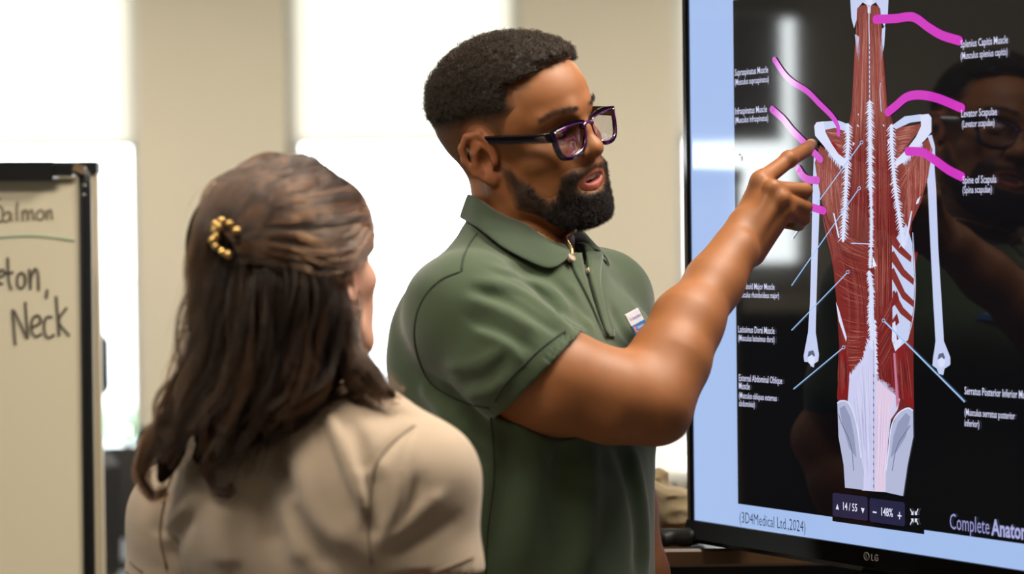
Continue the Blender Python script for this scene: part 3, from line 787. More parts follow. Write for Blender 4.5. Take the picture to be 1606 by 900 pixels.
tb.stroke([(1371, 802.5), (1377, 803.5)], 2.2, WHT, 18); tb.stroke([(1410, 808), (1416, 809)], 2.0, WHT, 18); tb.stroke([(1413, 802.5), (1413, 814)], 1.6, WHT, 18)
for sx in (-1, 1):
    for sy in (-1, 1):
        c = np.array([1436 + sx * 1.2, 810 + sy * 2.5])
        tb.poly([tuple(c), (c[0] + sx * 4, c[1] + sy * .5), (c[0] + sx * 2, c[1] + sy * 4), (c[0], c[1] + sy * 7)], WHT, 18)
        tb.stroke([tuple(c + (sx * 1.5, sy * 2)), tuple(c + (sx * 5, sy * 10))], 1.6, WHT, 18)
tb.build('page_toolbar', screen)
cp = Art(); cp.text("(3D4Medical Ltd.,2024)", (1161, 819), 1264, 17.5, (26, 28, 48), 5, bold=-.006)
cp.build('caption_text', screen)
lg = Art(); 
u, v = S(1370, 871)
LO = lambda a, b: T3(u + a, v + b, .0125)
lm = MB(); lm.tube([LO(.0052 * math.cos(t), .0052 * math.sin(t)) for t in np.linspace(0, 2 * math.pi, 17)[:-1]], .0006, 5, closed=True)
lm.tube([LO(-.001, .003), LO(-.001, -.0025), LO(.002, -.0025)], .0005, 5)
for q in ([(.010, .004), (.010, -.004), (.014, -.004)], [(.0225, .003), (.019, .0042), (.0165, .0015), (.0165, -.0015), (.019, -.0042), (.0225, -.003), (.0225, 0), (.0195, 0)]):
    lm.tube([LO(*p) for p in q], .0007, 5)
lm.build('maker_logo', mat('logo_grey', srgb(150, 148, 145), .4), tv)

# ------------------------------------------------------------------ whiteboard easel
YW = 4.0
wb = empty('whiteboard_easel', (P(40, 450, YW)[0], YW, 0), 'black framed whiteboard easel with handwritten words at the left', 'whiteboard')
M_white = mat('whiteboard_enamel', srgb(216, 207, 182), .25)
def wq(px, py, Y=YW): return P(px + (py - 450) * .011, py, Y)
def wbar(mb, a, b, wdt, y0, y1):
    """bar in the plane of the board from pixel a to b, width in px"""
    a = np.array(a, float); b = np.array(b, float); t = nrm(b - a); n_ = np.array([-t[1], t[0]]) * wdt / 2
    poly = [a + n_, b + n_, b - n_, a - n_]
    V = [wq(*p, YW) + np.array([0, y0, 0]) for p in poly] + [wq(*p, YW) + np.array([0, y1, 0]) for p in poly]
    mb.add(V, [(0, 1, 2, 3), (7, 6, 5, 4), (0, 4, 5, 1), (1, 5, 6, 2), (2, 6, 7, 3), (3, 7, 4, 0)])
pn = MB(); wbar(pn, (-640, 720), (130, 720), 880, 0, .018); pn.build('white_panel', M_white, wb)
fr = MB()
fr.tube([wq(135, 1200) + [0, .002, 0], wq(135, 600) + [0, .002, 0], wq(135, 300) + [0, .002, 0], wq(134, 276) + [0, .002, 0], wq(128, 266) + [0, .002, 0], wq(118, 263) + [0, .002, 0], wq(-640, 266) + [0, .002, 0]], .0105, 10)
fr.tube([wq(-640, 1160), wq(135, 1160)], .0105, 10); fr.tube([wq(-640, 266), wq(-640, 1200)], .0105, 10)
fr.build('frame', M_blacksatin, wb, True, 50)
cl = MB(); wbar(cl, (-600, 270), (90, 269), 30, -.03, .02); wbar(cl, (90, 268), (118, 268), 17, -.022, .01); cl.build('paper_clamp', M_blacksatin, wb)
cs = MB(); wbar(cs, (120, 262), (136, 268), 12, -.018, .0); cs.build('corner_cap', mat('bronze_plastic', srgb(120, 100, 75), .3), wb)
sc = MB()
for y in (291, 306):
    c = wq(135, y); sc.lathe([(.0035, 0), (.0035, .002), (.001, .003)], 10, Matrix.Translation(Vector(c) + Vector((0, -.009, 0))) @ Matrix.Rotation(math.radians(90), 4, 'X'))
sc.build('frame_screw', M_chrome, wb)
bp = MB(); a = wq(-600, 262, 4.35); b = wq(156, 262, 4.35); bp.box((a[0], 4.34, .3), (b[0], 4.36, a[2] - .012)); bp.build('rear_panel', mat('rear_board', srgb(196, 184, 160), .4), wb)
bc = MB(); bc.box((a[0], 4.33, a[2] - .025), (b[0] + .002, 4.37, a[2]), bev=.004); bc.build('rear_cap', M_blacksatin, wb)
for px in (-600, 128):
    t0 = wq(px, 1200, YW); MB().tube([t0, [t0[0], YW - .25, .014]], .014, 8).build('leg', M_blacksatin, wb); t1 = wq(px, 1100, 4.35); MB().tube([[t1[0], 4.36, .5], [t1[0], 4.55, .014]], .014, 8).build('leg', M_blacksatin, wb)
zw = lambda *L: [(x / 2.81, 240 + y / 2.81) for x, y in L]
def ink(name, strokes, r, m):
    mb = MB()
    for s_ in strokes:
        pts = smooth_path(s_, 5); mb.tube([wq(p[0] - (p[1] - 450) * .011, p[1]) + [0, -.0006, 0] for p in pts], r, 6)
    return mb.build(name, m, wb)
ink('written_name', [zw((-30, 215), (-5, 200), (2, 205)), zw((-25, 225), (10, 240), (15, 270), (8, 300), (-20, 305)), zw((45, 258), (28, 262), (15, 285), (25, 302), (42, 290), (50, 262), (52, 300)), zw((78, 215), (76, 260), (78, 298)),
                     zw((100, 250), (102, 298), (103, 265), (118, 250), (125, 296), (128, 265), (143, 250), (150, 295)), zw((180, 250), (165, 262), (165, 285), (180, 293), (195, 280), (193, 258), (180, 250)),
                     zw((208, 250), (210, 292), (212, 265), (225, 250), (232, 290))], .0021, mat('faded_ink', srgb(132, 122, 104), .5))
ink('underline', [zw((-40, 374), (0, 371), (100, 365), (200, 368), (330, 385))], .002, mat('green_ink', srgb(150, 178, 150), .5))
ink('written_words', [zw((-10, 548), (15, 540), (20, 520), (5, 515), (-8, 535), (-5, 570), (15, 577)), zw((35, 460), (40, 560), (52, 602)), zw((22, 530), (60, 525)),
                      zw((95, 525), (78, 545), (80, 585), (98, 595), (112, 570), (108, 535), (95, 525)), zw((130, 510), (135, 600), (138, 550), (155, 510), (168, 530), (172, 605)), zw((209, 600), (205, 640)),
                      zw((68, 845), (62, 760), (58, 690), (90, 750), (122, 815), (118, 740), (112, 655)), zw((140, 770), (180, 745), (170, 715), (145, 730), (140, 780), (160, 808), (185, 795)),
                      zw((232, 722), (205, 725), (195, 770), (210, 812), (242, 800)), zw((248, 630), (255, 720), (262, 805)), zw((295, 680), (260, 740), (308, 805))], .0024, mat('ink', srgb(78, 72, 62), .5))
# ================================================================== the man
PH = math.radians(32)
OB = P(835, 450, 3.1)
BF = Frame(OB, (math.cos(PH), -math.sin(PH), 0), (math.sin(PH), math.cos(PH), 0), (0, 0, 1))
ph, rl = math.radians(38), math.radians(15)
hx = nrm((math.cos(ph), -math.sin(ph), .12)); hy = np.array([math.sin(ph) * math.cos(rl), math.cos(ph) * math.cos(rl), math.sin(rl)])
hy = nrm(hy - hx * (hx @ hy)); hz = np.cross(hx, hy)
HC = P(824, 225, 3.1); HF = Frame(HC, hx, hy, hz, 1.04)

def fxs(x, z, a=.04, b=.09): return sstep(a, b, x) * (FXA * sstep(.055, .02, z) + .006 * sstep(.008, -.022, z) + .006 * sstep(-.07, -.09, z))
def fx(p):
    """shorten the lower face a little"""
    p = np.array(p, float); p[0] -= float(fxs(p[0], p[2])); return p
FXA = .0105
def head_ell(c, r, rot=None):
    R = HF.R if rot is None else HF.R @ np.array(Matrix.Rotation(math.radians(rot[1]), 3, rot[0]))
    return f_ell(HF.w(fx(c)), np.array(r) * HF.sc, R)
def head_cone(a, b, ra, rb): return f_cone(HF.w(fx(a)), HF.w(fx(b)), ra * HF.sc, rb * HF.sc)
def head_chain(pts, rs, k=0): return f_chain([HF.w(fx(p)) for p in pts], [r * HF.sc for r in rs], k)

def sculpt_head(s):
    s.u(head_ell((-.014, 0, .045), (.102, .077, .086)))
    s.u(head_ell((.035, 0, .05), (.062, .064, .058)), .03)          # forehead
    s.u(head_ell((.035, 0, -.03), (.056, .058, .072)), .03)         # mid face
    for e in (-1, 1):
        s.u(head_chain([(-.002, e * .062, -.028), (.012, e * .056, -.066), (.055, e * .036, -.092), (.083, e * .012, -.097)], [.018, .017, .016, .017], .01), .03)
        s.u(head_ell((.058, e * .046, -.016), (.026, .02, .019)), .02)     # cheekbone
        s.u(head_ell((.066, e * .03, -.05), (.02, .018, .022)), .02)       # cheek by the mouth
        s.u(head_ell((.02, e * .064, .03), (.03, .014, .03)), .02)         # temple
    s.u(head_ell((.084, 0, -.094), (.016, .022, .015)), .015)
    s.u(head_cone((.094, -.014, .03), (.094, .014, .03), .0115, .0115), .015)   # brow
    for e in (-1, 1):
        s.u(head_cone((.092, e * .014, .031), (.074, e * .05, .029), .012, .009), .015)
        s.s(head_ell((.102, e * .033, .008), (.018, .019, .0125)), .012)   # socket
    s.u(head_chain([(.095, 0, .024), (.104, 0, .004), (.114, 0, -.016), (.117, 0, -.021)], [.0075, .0085, .0095, .0095], .006), .010)
    s.u(head_ell((.117, 0, -.0225), (.0115, .0125, .0105)), .008)
    for e in (-1, 1):
        s.u(head_ell((.106, e * .0145, -.0245), (.0115, .008, .0085)), .006)
        s.s(head_ell((.111, e * .0075, -.0345), (.007, .0042, .005)), .003)
        s.u(head_ell((.0765, e * .033, .0085), (.0135, .0145, .0125)), .003)     # lowered eyelids over the eyeballs
        s.s(head_chain([(.0905, e * .022, .0035), (.0925, e * .033, .0005), (.088, e * .044, .0035)], [.0012] * 3), .0015)
    s.u(head_ell((.08, 0, -.052), (.026, .031, .024)), .02)               # muzzle
    # lips: parted
    s.s(head_ell((.108, 0, -.0585), (.02, .0185, .0050)), .003)
    s.u(head_chain([(.089, -.026, -.057), (.1000, -.013, -.0505), (.1035, -.004, -.0488), (.1035, .004, -.0488), (.1000, .013, -.0505), (.089, .026, -.057)], [.0016, .0028, .0032, .0032, .0028, .0016], .003), .003)
    s.u(head_chain([(.088, -.0255, -.0585), (.0985, -.0125, -.0675), (.1015, 0, -.0692), (.0985, .0125, -.0675), (.088, .0255, -.0585)], [.0018, .0035, .0042, .0035, .0018], .004), .004)
    s.u(head_chain([(.088, -.018, -.0575), (.0985, -.009, -.0570), (.101, 0, -.0568), (.0985, .009, -.0570), (.088, .018, -.0575)], [.0032] * 5), .001)   # upper teeth
    # ears
    for e in (-1, 1):
        E = lambda x, z, o: (x, e * (.0755 + o), z)
        s.u(head_ell(E(-.008, .004, .004), (.019, .0055, .028), ('Z', e * 18)), .006)
        s.u(head_ell(E(-.016, .014, .0085), (.0165, .0042, .019), ('Z', e * 24)), .005)
        s.s(head_ell(E(-.002, -.002, .012), (.0095, .008, .014)), .005)
        s.u(head_chain([E(.010, .004, .0045), E(.010, .020, .006), E(-.002, .0325, .0095), E(-.018, .0325, .0135), E(-.028, .020, .0165), E(-.0285, .004, .0165), E(-.021, -.014, .0135), E(-.010, -.025, .0085)],
                       [.0035, .0042, .0045, .0048, .0048, .0044, .0042, .004], .003), .004)
        s.u(head_chain([E(-.004, .019, .010), E(-.014, .010, .013), E(-.017, -.004, .0125), E(-.012, -.015, .010)], [.0032, .0042, .004, .0034], .003), .004)
        s.u(head_ell(E(-.003, -.026, .0055), (.0095, .005, .0095)), .005)
        s.u(head_ell(E(.009, -.004, .0055), (.0048, .0045, .0075)), .004)
    # neck
    nb = P(826, 402, 3.11)
    s.u(f_cone(HF.w((-.034, 0, -.03)), nb, .056, .061), .02)
    s.u(f_cone(HF.w((.0, 0, -.085)), P(846, 380, 3.10), .03, .028), .03)
    s.u(f_cone(HF.w((-.012, -.058, -.045)), P(846, 392, 3.075), .014, .010), .02)      # neck tendon

def torso_keys(g):
    return [(.105, -.012, 0, .062 - g, .06 - g), (.07, -.012, 0, .085 - g, .075 - g), (.03, -.010, 0, .13 - g, .095 - g), (-.02, -.004, 0, .178 - g, .118 - g), (-.09, .004, 0, .198 - g, .138 - g),
            (-.16, .006, 0, .196 - g, .142 - g), (-.26, .006, 0, .188 - g, .14 - g), (-.42, .008, 0, .18 - g, .138 - g), (-.60, .0, 0, .185 - g, .135 - g), (-.68, 0, 0, .18 - g, .13 - g)]
SHR, SHL = P(733, 494, 2.945), BF.w((-.005, .185, -.028))
ELB, WRI = P(1018, 628, 2.93), P(1155, 398, 3.095)
def shirt_base(s, g=0.0):
    s.u(f_loft(BF, torso_keys(g)))
    for e in (-1, 1):
        s.u(f_cone(BF.w((-.025, e * .05, .048)), BF.w((-.012, e * .15, -.028)), .05 - g, .07 - g), .03)
        s.u(f_ell(BF.w((.075, e * .085, -.12)), (.07 - g, .09 - g, .085 - g), BF.R), .04)      # pectorals
        s.u(f_ell(BF.w((-.085, e * .09, -.09)), (.06 - g, .09 - g, .11 - g), BF.R), .04)       # shoulder blades
    s.u(f_cone(BF.w((-.01, -.13, -.04)), SHR, .073 - g, .075 - g), .03)
    s.u(f_cone(BF.w((-.01, .13, -.03)), SHL, .07 - g, .066 - g), .03)

man = empty('person', (OB[0], OB[1], 0), 'bearded man in a dark green polo shirt pointing at the screen', 'person')

# ---- bare body: head, neck, arms, hand, trunk
body = Sdf(); sculpt_head(body)
shirt_base(body, .014)
body.u(f_cone(BF.w((0, -.08, -.62)), BF.w((0, -.09, -.95)), .085, .06), .04); body.u(f_cone(BF.w((0, .08, -.62)), BF.w((0, .09, -.95)), .085, .06), .04)
# pointing arm
UA = [SHR, P(802, 558, 2.92), P(880, 598, 2.915), P(960, 622, 2.92), ELB]
body.u(f_chain(UA, [.064, .062, .0605, .0555, .047], .02), .03)
body.u(f_chain([P(1028, 640, 2.935), P(1050, 566, 2.97), P(1078, 506, 3.005), P(1118, 448, 3.055), WRI], [.040, .0485, .0435, .0345, .0285], .02), .035)
body.u(f_ell(P(1038, 655, 2.935), (.026, .024, .024)), .02)
body.u(f_ell(P(1166, 388, 3.082), (.012, .012, .014)), .02)      # wrist bone
TIP = None
o_ = np.array([0, 0, CAMZ])
def on_screen(px, py, off):
    u, v = S(px, py); return T3(u, v, off)
TIP = on_screen(1282, 226, .0108)
MC = {'i': P(1193, 284, 3.137), 'm': P(1211, 297, 3.116), 'r': P(1224, 313, 3.113), 'p': P(1233, 331, 3.123)}
hand = Sdf()
wr2 = P(1166, 386, 3.121)
wy = {'i': P(1158, 372, 3.137), 'm': P(1166, 380, 3.113), 'r': P(1174, 388, 3.110), 'p': P(1180, 398, 3.116)}
for k, r0, r1 in (('i', .019, .0125), ('m', .019, .0125), ('r', .018, .012), ('p', .017, .0115)):
    body.u(f_cone(wy[k], MC[k] + (0, .006, 0), r0, r1), .012)
    body.u(f_cone(lerp(wy[k], MC[k], .25) + (0, -.0125, 0), MC[k] + (0, -.0065, .002), .0035, .0048), .010)
body.u(f_cone(P(1170, 378, 3.153), P(1205, 315, 3.177), .021, .017), .02)         # palm
def finger(s, pts, rs, k=.006): s.u(f_chain(pts, rs, .004), k)
def fingerk(s, pts, rs): s.u(f_chain(pts, [r * .97 for r in rs], .003), .0025)
finger(body, [MC['i'], P(1238, 250, 3.180), P(1263, 236, 3.212), TIP], [.0125, .0108, .0095, .0078], .010)
body.u(f_ell(P(1238, 248, 3.174), (.0115, .0115, .0105)), .006)
fingerk(body, [MC['m'], P(1262, 299, 3.139), P(1256, 311, 3.183), P(1234, 312, 3.196)], [.0125, .0108, .0098, .0085])
fingerk(body, [MC['r'], P(1262, 325, 3.139), P(1257, 334, 3.180), P(1236, 334, 3.193)], [.012, .0105, .0095, .0085])
fingerk(body, [MC['p'], P(1260, 342, 3.145), P(1252, 352, 3.177), P(1232, 350, 3.187)], [.0112, .0098, .009, .008])
for k, r in (('m', .0102), ('r', .0106), ('p', .0100)): body.u(f_ell(MC[k] + np.array([.001, -.004, .002]), (r, r, r)), .008)
body.u(f_cone(P(1122, 436, 3.062), P(1164, 352, 3.118), .030, .019), .02)
body.u(f_chain([P(1180, 350, 3.169), P(1205, 318, 3.203), P(1236, 300, 3.219), P(1252, 303, 3.212)], [.018, .0135, .0115, .0095], .004), .008)   # thumb, behind the fist
# hanging arm
body.u(f_chain([SHL, BF.w((-.01, .215, -.18)), P(964, 712, 3.33)], [.06, .052, .043], .02), .02)
body.u(f_chain([P(964, 712, 3.33), P(980, 790, 3.30), P(1008, 900, 3.27), P(1032, 985, 3.25)], [.042, .042, .034, .027], .02), .02)
lw = P(1032, 985, 3.25)
dn = nrm(P(1042, 1085, 3.22) - lw); sd = np.array([.6, .8, 0])
for i, (o, l) in enumerate(((-.03, .085), (-.01, .095), (.011, .09), (.03, .075))):
    a = lw + dn * .015 + sd * o * .6; b = lw + dn * .085 + sd * o; c = b + dn * l * .5 + np.array([-.01, -.006, 0]); e = c + dn * l * .42 + np.array([-.018, -.012, 0])
    body.u(f_chain([a, b, c, e], [.015, .012, .0095, .008], .004), .008)
body.u(f_chain([lw + dn * .02 + np.array([.01, -.03, 0]), lw + dn * .06 + np.array([.025, -.05, 0]), lw + dn * .1 + np.array([.02, -.055, 0])], [.014, .011, .009], .004), .01)

SKIN = np.array(srgb(150, 96, 58)); 
def zb_side(z): return np.interp(z, [-.03, -.02, .022, .044, .055, .068, .086, .09], [.012, .016, .032, .044, .055, .0515, .055, .085])
def unfx(q):
    q = np.array(q, float); x, z = q[:, 0], q[:, 2]; q[:, 0] = x + fxs(x, z, .035, .08); return q
def hair_t(q, bound=False):
    q = unfx(q)
    x, y, z = q.T
    side = zb_side(z) - x
    top = z - .0885
    b = np.maximum(np.minimum(side, .03), np.minimum(top, .03))
    nape = z - np.interp(x, [-.1, -.05, -.02, .0, .03], [-.028, -.03, -.005, .012, -.03]); b = np.minimum(b, nape)
    th = np.interp(z, [-.03, .02, .045, .07, .10, .13], [.0004, .0007, .002, .0085, .0125, .0115])
    ear = np.sqrt(((x + .008) / .030) ** 2 + ((z - .003) / .038) ** 2) - 1
    b = np.where(np.abs(y) > .055, np.minimum(b, ear * .03), b)
    if bound: return b
    return np.where(b > 0, th * sstep(0, .016, b), 0) - .0022 * (1 - sstep(0, .003, b))
def beard_t(q, bound=False):
    q = unfx(q)
    x, y, z = q.T; ay = np.abs(y)
    top = np.interp(x, [.0, .02, .0257, .037, .048, .061, .074, .084, .0915, .105, .12], [.0, -.015, -.029, -.0385, -.055, -.064, -.062, -.052, -.0375, -.0335, -.032])
    top = np.where((ay < .03) & (x > .09), -.0365, top)
    b = top - z
    lip = np.sqrt((y / .026) ** 2 + ((z + .0605) / .0115) ** 2) - 1
    b = np.where(x > .075, np.minimum(b, lip * .02), b)
    b = np.minimum(b, z + np.interp(x, [0, .035, .06, .08], [.06, .084, .104, .122]))
    b = np.minimum(b, (x - np.interp(z, [-.09, -.06, -.02], [.02, .012, .006])))
    th = np.interp(x, [.0, .03, .06, .09], [.0008, .0025, .0045, .005]) * np.interp(z, [-.11, -.085, -.07, -.045, -.03], [1.3, 1.05, .8, .5, .35])
    if bound: return b
    return np.where(b > 0, th * sstep(0, .014, b), 0) - .0022 * (1 - sstep(0, .0025, b))

# ---- skin
V, Q = polygonize(body, (-.55, 2.55, .45), (.62, 3.65, 1.86), .0021, n=14, smooth=2)
me = mesh_np('person', V, Q)
ql = unfx(HF.l(V)); x, y, z = ql.T; ay = np.abs(y)
base = np.array(srgb(132, 82, 44)); C = np.tile(base, (len(V), 1))
C *= (1 + .10 * vnoise(V * 22)[:, None] + .05 * vnoise(V * 90)[:, None])
inhead = (np.linalg.norm(ql, axis=1) < .17) & (z > -.13)
def blend(C, w, col): w = np.clip(w, 0, 1)[:, None]; return C * (1 - w) + np.array(col) * w
hb = np.where(inhead, hair_t(HF.l(V), True), -1); bb = np.where(inhead, beard_t(HF.l(V), True), -1)
def hair_w(b, zz): return sstep(-.003, .012, b) * np.interp(zz, [-.02, .012, .035, .06, .075], [.30, .45, .66, .88, .95])
def beard_w(b): return sstep(-.003, .013, b) * .9
C = blend(C, hair_w(hb, z), srgb(38, 27, 21)); C = blend(C, beard_w(bb), srgb(34, 24, 20))
br = np.interp(ay, [.01, .02, .03, .043, .054, .061], [.0315, .0335, .035, .036, .033, .029])
C = blend(C, np.where(inhead & (x > .06) & (ay > .009) & (ay < .06), sstep(.0052, .0005, np.abs(z - br)), 0) * .6, srgb(44, 30, 24))
C = blend(C, np.where(inhead & (x > .08), sstep(.0026, .0008, np.sqrt((z - .0022 - .0 * y) ** 2 + (np.maximum(np.abs(ay - .033) - .011, 0)) ** 2)), 0) * .9, srgb(24, 16, 14))
lipd = np.sqrt((y / .0255) ** 2 + ((z + .0605) / .0112) ** 2)
C = blend(C, np.where(inhead & (x > .082), sstep(1.08, .9, lipd), 0) * .7, srgb(150, 74, 74))
mouth = np.where(inhead & (x > .075) & (x < .0985), sstep(1.0, .8, np.sqrt((y / .02) ** 2 + ((z + .0575) / .0062) ** 2)), 0)
C = blend(C, mouth, srgb(60, 18, 18))
teeth = inhead & (x > .078) & (x < .1046) & (ay < .0180) & (z < -.0538) & (z > -.0604) & (np.sqrt((y / .0195) ** 2 + ((z + .0580) / .0056) ** 2) < 1)
C[teeth] = srgb(214, 205, 192)
ear = np.where(inhead, sstep(.074, .082, ay) * sstep(.035, .02, np.abs(x + .008)), 0); C = blend(C, ear * .25, srgb(150, 78, 56))
# pale finger nails, reddish knuckles
tipd = np.linalg.norm(V - (TIP + np.array([-.004, -.0075, .003])), axis=1); C = blend(C, sstep(.0085, .006, tipd) * .55, srgb(214, 160, 130))
for k in 'imrp': C = blend(C, sstep(.016, .004, np.linalg.norm(V - MC[k], axis=1)) * .3, srgb(150, 84, 56))
set_col(me, C)
M_skin = mat('skin', attr='Col', rough=.56, spec=.4, bump=(900, .12, .0006), sss=.12)
skin = link('body', me, M_skin, man)

# ---- hair and beard: a solid mass with curls on it
M_hair = mat('dark_hair', attr='Col', rough=.6, spec=.25); M_curl = fibre_mat('curl_fibre', (.013, .009, .007))
M_curl2 = fibre_mat('curl_fibre_lit', (.036, .023, .014), .42)  # for the top curls, paler so their highlights are painted in
def hair_mass(name, tfn, rough, par, hdet):
    s = Sdf(); sculpt_head(s)
    s.d(lambda p, d: d - HF.sc * tfn(HF.l(p)) * (1 + rough * vnoise(p * hdet)))
    a, b = HC - .15, HC + .17
    V, Q = polygonize(s, a, b, .002, n=14, smooth=1)
    t = tfn(HF.l(V)); ql = HF.l(V); keep = (t > -.0012) & (np.linalg.norm(ql, axis=1) < .18) & (ql[:, 2] > -.135)
    Q = Q[keep[Q].all(1)]; used = np.unique(Q); mp = np.full(len(V), -1); mp[used] = np.arange(len(used))
    mh = mesh_np(name, V[used], mp[Q]); bb_ = tfn(ql[used], True); ww = np.maximum(hair_w(bb_, ql[used][:, 2]) if name == 'hair' else beard_w(bb_), sstep(.001, .005, t[used]))
    set_col(mh, blend(np.tile(base, (len(used), 1)), ww, srgb(26, 20, 17))); o = link(name, mh, M_hair, par)
    V = V[used]; return o, V, s.grad(V, .002), tfn(HF.l(V))
hairo, hv, hn, ht = hair_mass('hair', hair_t, .25, man, 260)
beardo, bv, bn, bt = hair_mass('beard', beard_t, .35, man, 300)
rg = np.random.RandomState(3)
def curls(V, N, T, count, wfun, lfun, coil, turns, npt, down=0.0):
    w = wfun(V, T); w = np.maximum(w, 0); idx = rg.choice(len(V), count, p=w / w.sum()); out = []
    for i in idx:
        n = nrm(N[i] + rg.normal(0, .35, 3)); a = nrm(np.cross(n, rg.normal(0, 1, 3))); b = np.cross(n, a)
        L = lfun(T[i]) * rg.uniform(.6, 1.2); s = np.linspace(0, 1, npt)[:, None]; ph = rg.uniform(0, 6.28); tw = turns * rg.uniform(.6, 1.3) * 6.28
        c = coil * rg.uniform(.5, 1.3) * np.minimum(1, s * 3)
        out.append(V[i] + rg.normal(0, .0008, 3) - N[i] * .0012 + n * L * s * (1 - .25 * s) + c * (np.cos(tw * s + ph) * a + np.sin(tw * s + ph) * b) + down * np.array([0, 0, -1]) * L * s * s)
    return out
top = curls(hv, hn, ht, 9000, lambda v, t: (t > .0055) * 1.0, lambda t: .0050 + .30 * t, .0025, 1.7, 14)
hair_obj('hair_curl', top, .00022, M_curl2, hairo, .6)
stub = curls(hv, hn, ht, 9000, lambda v, t: ((t > .0002) & (t < .0075)) * (.35 + np.minimum(t, .004) * 200), lambda t: .0012 + .6 * t, .0006, .6, 5)
hair_obj('hair_fade', stub, .00013, M_curl, hairo, .5)
bc_ = curls(bv, bn, bt, 8500, lambda v, t: (t > .0012) * (t + .002), lambda t: .0025 + .75 * t, .0014, 1.1, 11, .35)
hair_obj('beard_curl', bc_, .00013, M_curl, beardo, .5)
bst = curls(bv, bn, bt, 3500, lambda v, t: ((t > .0001) & (t < .003)) * 1.0, lambda t: .0035, .0004, .4, 5, .4)
hair_obj('beard_stubble', bst, .0001, M_curl, beardo, .5)
brow = []
for e in (-1, 1):
    for _ in range(260):
        yy = rg.uniform(.012, .058); zz = np.interp(yy, [.01, .02, .03, .043, .054, .061], [.0315, .0335, .035, .036, .033, .029]) + rg.normal(0, .0016)
        brow.append((e * yy, zz, e))
Pq = np.array([HF.w((.135, a, b)) for a, b, e in brow]); Dq = -hx
tq = np.zeros(len(Pq))
for _ in range(60): tq += np.maximum(body.ev(Pq + tq[:, None] * Dq), 0) * .8
Sq = Pq + tq[:, None] * Dq; ok = body.ev(Sq) < .002
bs = []
for p, (a, b, e), k in zip(Sq, brow, ok):
    if not k: continue
    d = nrm(HF.R @ np.array([.02, e * rg.uniform(.6, 1.0), rg.uniform(-.1, .5)])); L = rg.uniform(.006, .009)
    bs.append(np.array([p - hx * .0005, p + d * L * .5 + hx * .001, p + d * L - hx * .0002]))
hair_obj('eyebrow', bs, .00012, M_curl, skin, .3)

# ---- polo shirt
shirt = Sdf(); shirt_base(shirt)
h0, h1 = P(900, 530, 2.90), P(790, 642, 2.89); ax_ = nrm(P(880, 598, 2.915) - P(790, 550, 2.92)); e_ = nrm(h1 - h0); hn_ = nrm(ax_ - e_ * (ax_ @ e_) + np.array([0, .1, 0]))
hn_ = nrm(hn_ - e_ * (hn_ @ e_))
slc = f_chain([SHR, P(800, 560, 2.92), P(895, 606, 2.915)], [.0765, .075, .073], .02)
sli = f_chain([SHR, P(800, 560, 2.92), P(895, 606, 2.915)], [.071, .0705, .0688], .02)
shirt.u((lambda p: np.maximum(slc[0](p), (p - h0) @ hn_), slc[1], slc[2]), .018)
l0 = BF.w((0, .2, -.20))
lsl = f_chain([SHL, BF.w((-.01, .212, -.17)), BF.w((-.015, .215, -.26))], [.071, .069, .067], .02)
shirt.u((lambda p: np.maximum(lsl[0](p), -(p[:, 2] - l0[2])), lsl[1], lsl[2]), .03)
def crease(s, pts, amp, wd):
    """a soft ridge (amp>0) or valley (amp<0) along 3D points lying on the cloth"""
    A = np.array(pts); c = A.mean(0); r = np.linalg.norm(A - c, axis=1).max() + 2.6 * wd
    def fn(p, d):
        b = np.full(len(p), 1e9); sp = np.zeros(len(p))
        for i in range(len(A) - 1):
            ab = A[i + 1] - A[i]; L = ab @ ab; t = np.clip(((p - A[i]) @ ab) / L, 0, 1); q = ((p - A[i] - t[:, None] * ab) ** 2).sum(1)
            m = q < b; b = np.where(m, q, b); sp = np.where(m, (i + t) / (len(A) - 1), sp)
        return d - amp * np.exp(-b / (wd * wd)) * np.clip(np.minimum(sp, 1 - sp) * 5 + .25, 0, 1)
    s.d(fn, c, r)
crop2 = lambda *L: [(600 + x / 1.452, 280 + y / 1.452) for x, y in L]
folds = [([(748, 440), (806, 453), (855, 485), (897, 520)], .0045, .009), ([(742, 455), (800, 472), (845, 500), (880, 525)], -.0045, .008), ([(735, 470), (795, 492), (842, 520)], .004, .009),
         ([(768, 424), (822, 440), (862, 474), (890, 505)], -.004, .007), ([(730, 495), (790, 518), (835, 548)], -.0035, .008), ([(740, 520), (790, 540), (820, 570)], .003, .008),
         ([(720, 600), (765, 595), (800, 560)], -.003, .010), ([(700, 575), (750, 570), (790, 545)], .003, .010), ([(730, 625), (770, 612), (800, 590)], .003, .009),
         (crop2((300, 205), (380, 225), (440, 280), (475, 330)), -.004, .011), (crop2((330, 235), (390, 262), (425, 310)), .004, .010), (crop2((250, 190), (330, 205), (400, 220)), -.003, .012),
         (crop2((420, 235), (450, 290), (480, 350)), .003, .012), (crop2((520, 290), (545, 340), (580, 385)), -.003, .012),
         ([(800, 660), (790, 760), (765, 890)], -.006, .018), ([(850, 680), (830, 780), (815, 900)], .006, .02), ([(885, 690), (880, 790), (880, 905)], -.006, .02), ([(925, 690), (925, 790), (915, 905)], .005, .02),
         ([(965, 690), (985, 740), (1000, 830), (1000, 905)], -.005, .016), ([(990, 700), (1010, 790), (1015, 900)], .004, .014), ([(690, 600), (740, 650), (760, 740)], -.005, .02), ([(720, 660), (760, 700), (830, 720)], .004, .016),
         ([(660, 600), (690, 640), (720, 690)], .004, .014), ([(945, 560), (965, 640), (960, 690)], -.003, .012)]
fp = [shirt.hit(smooth_path(f[0], 3)) for f in folds]
for (f, a, w), pts in zip(folds, fp): crease(shirt, pts, a * 1.5, w * .8)
shirt.d(lambda p, d: d + .0012 * vnoise(p * np.array([14, 14, 9.0])) + .0006 * vnoise(p * 38))
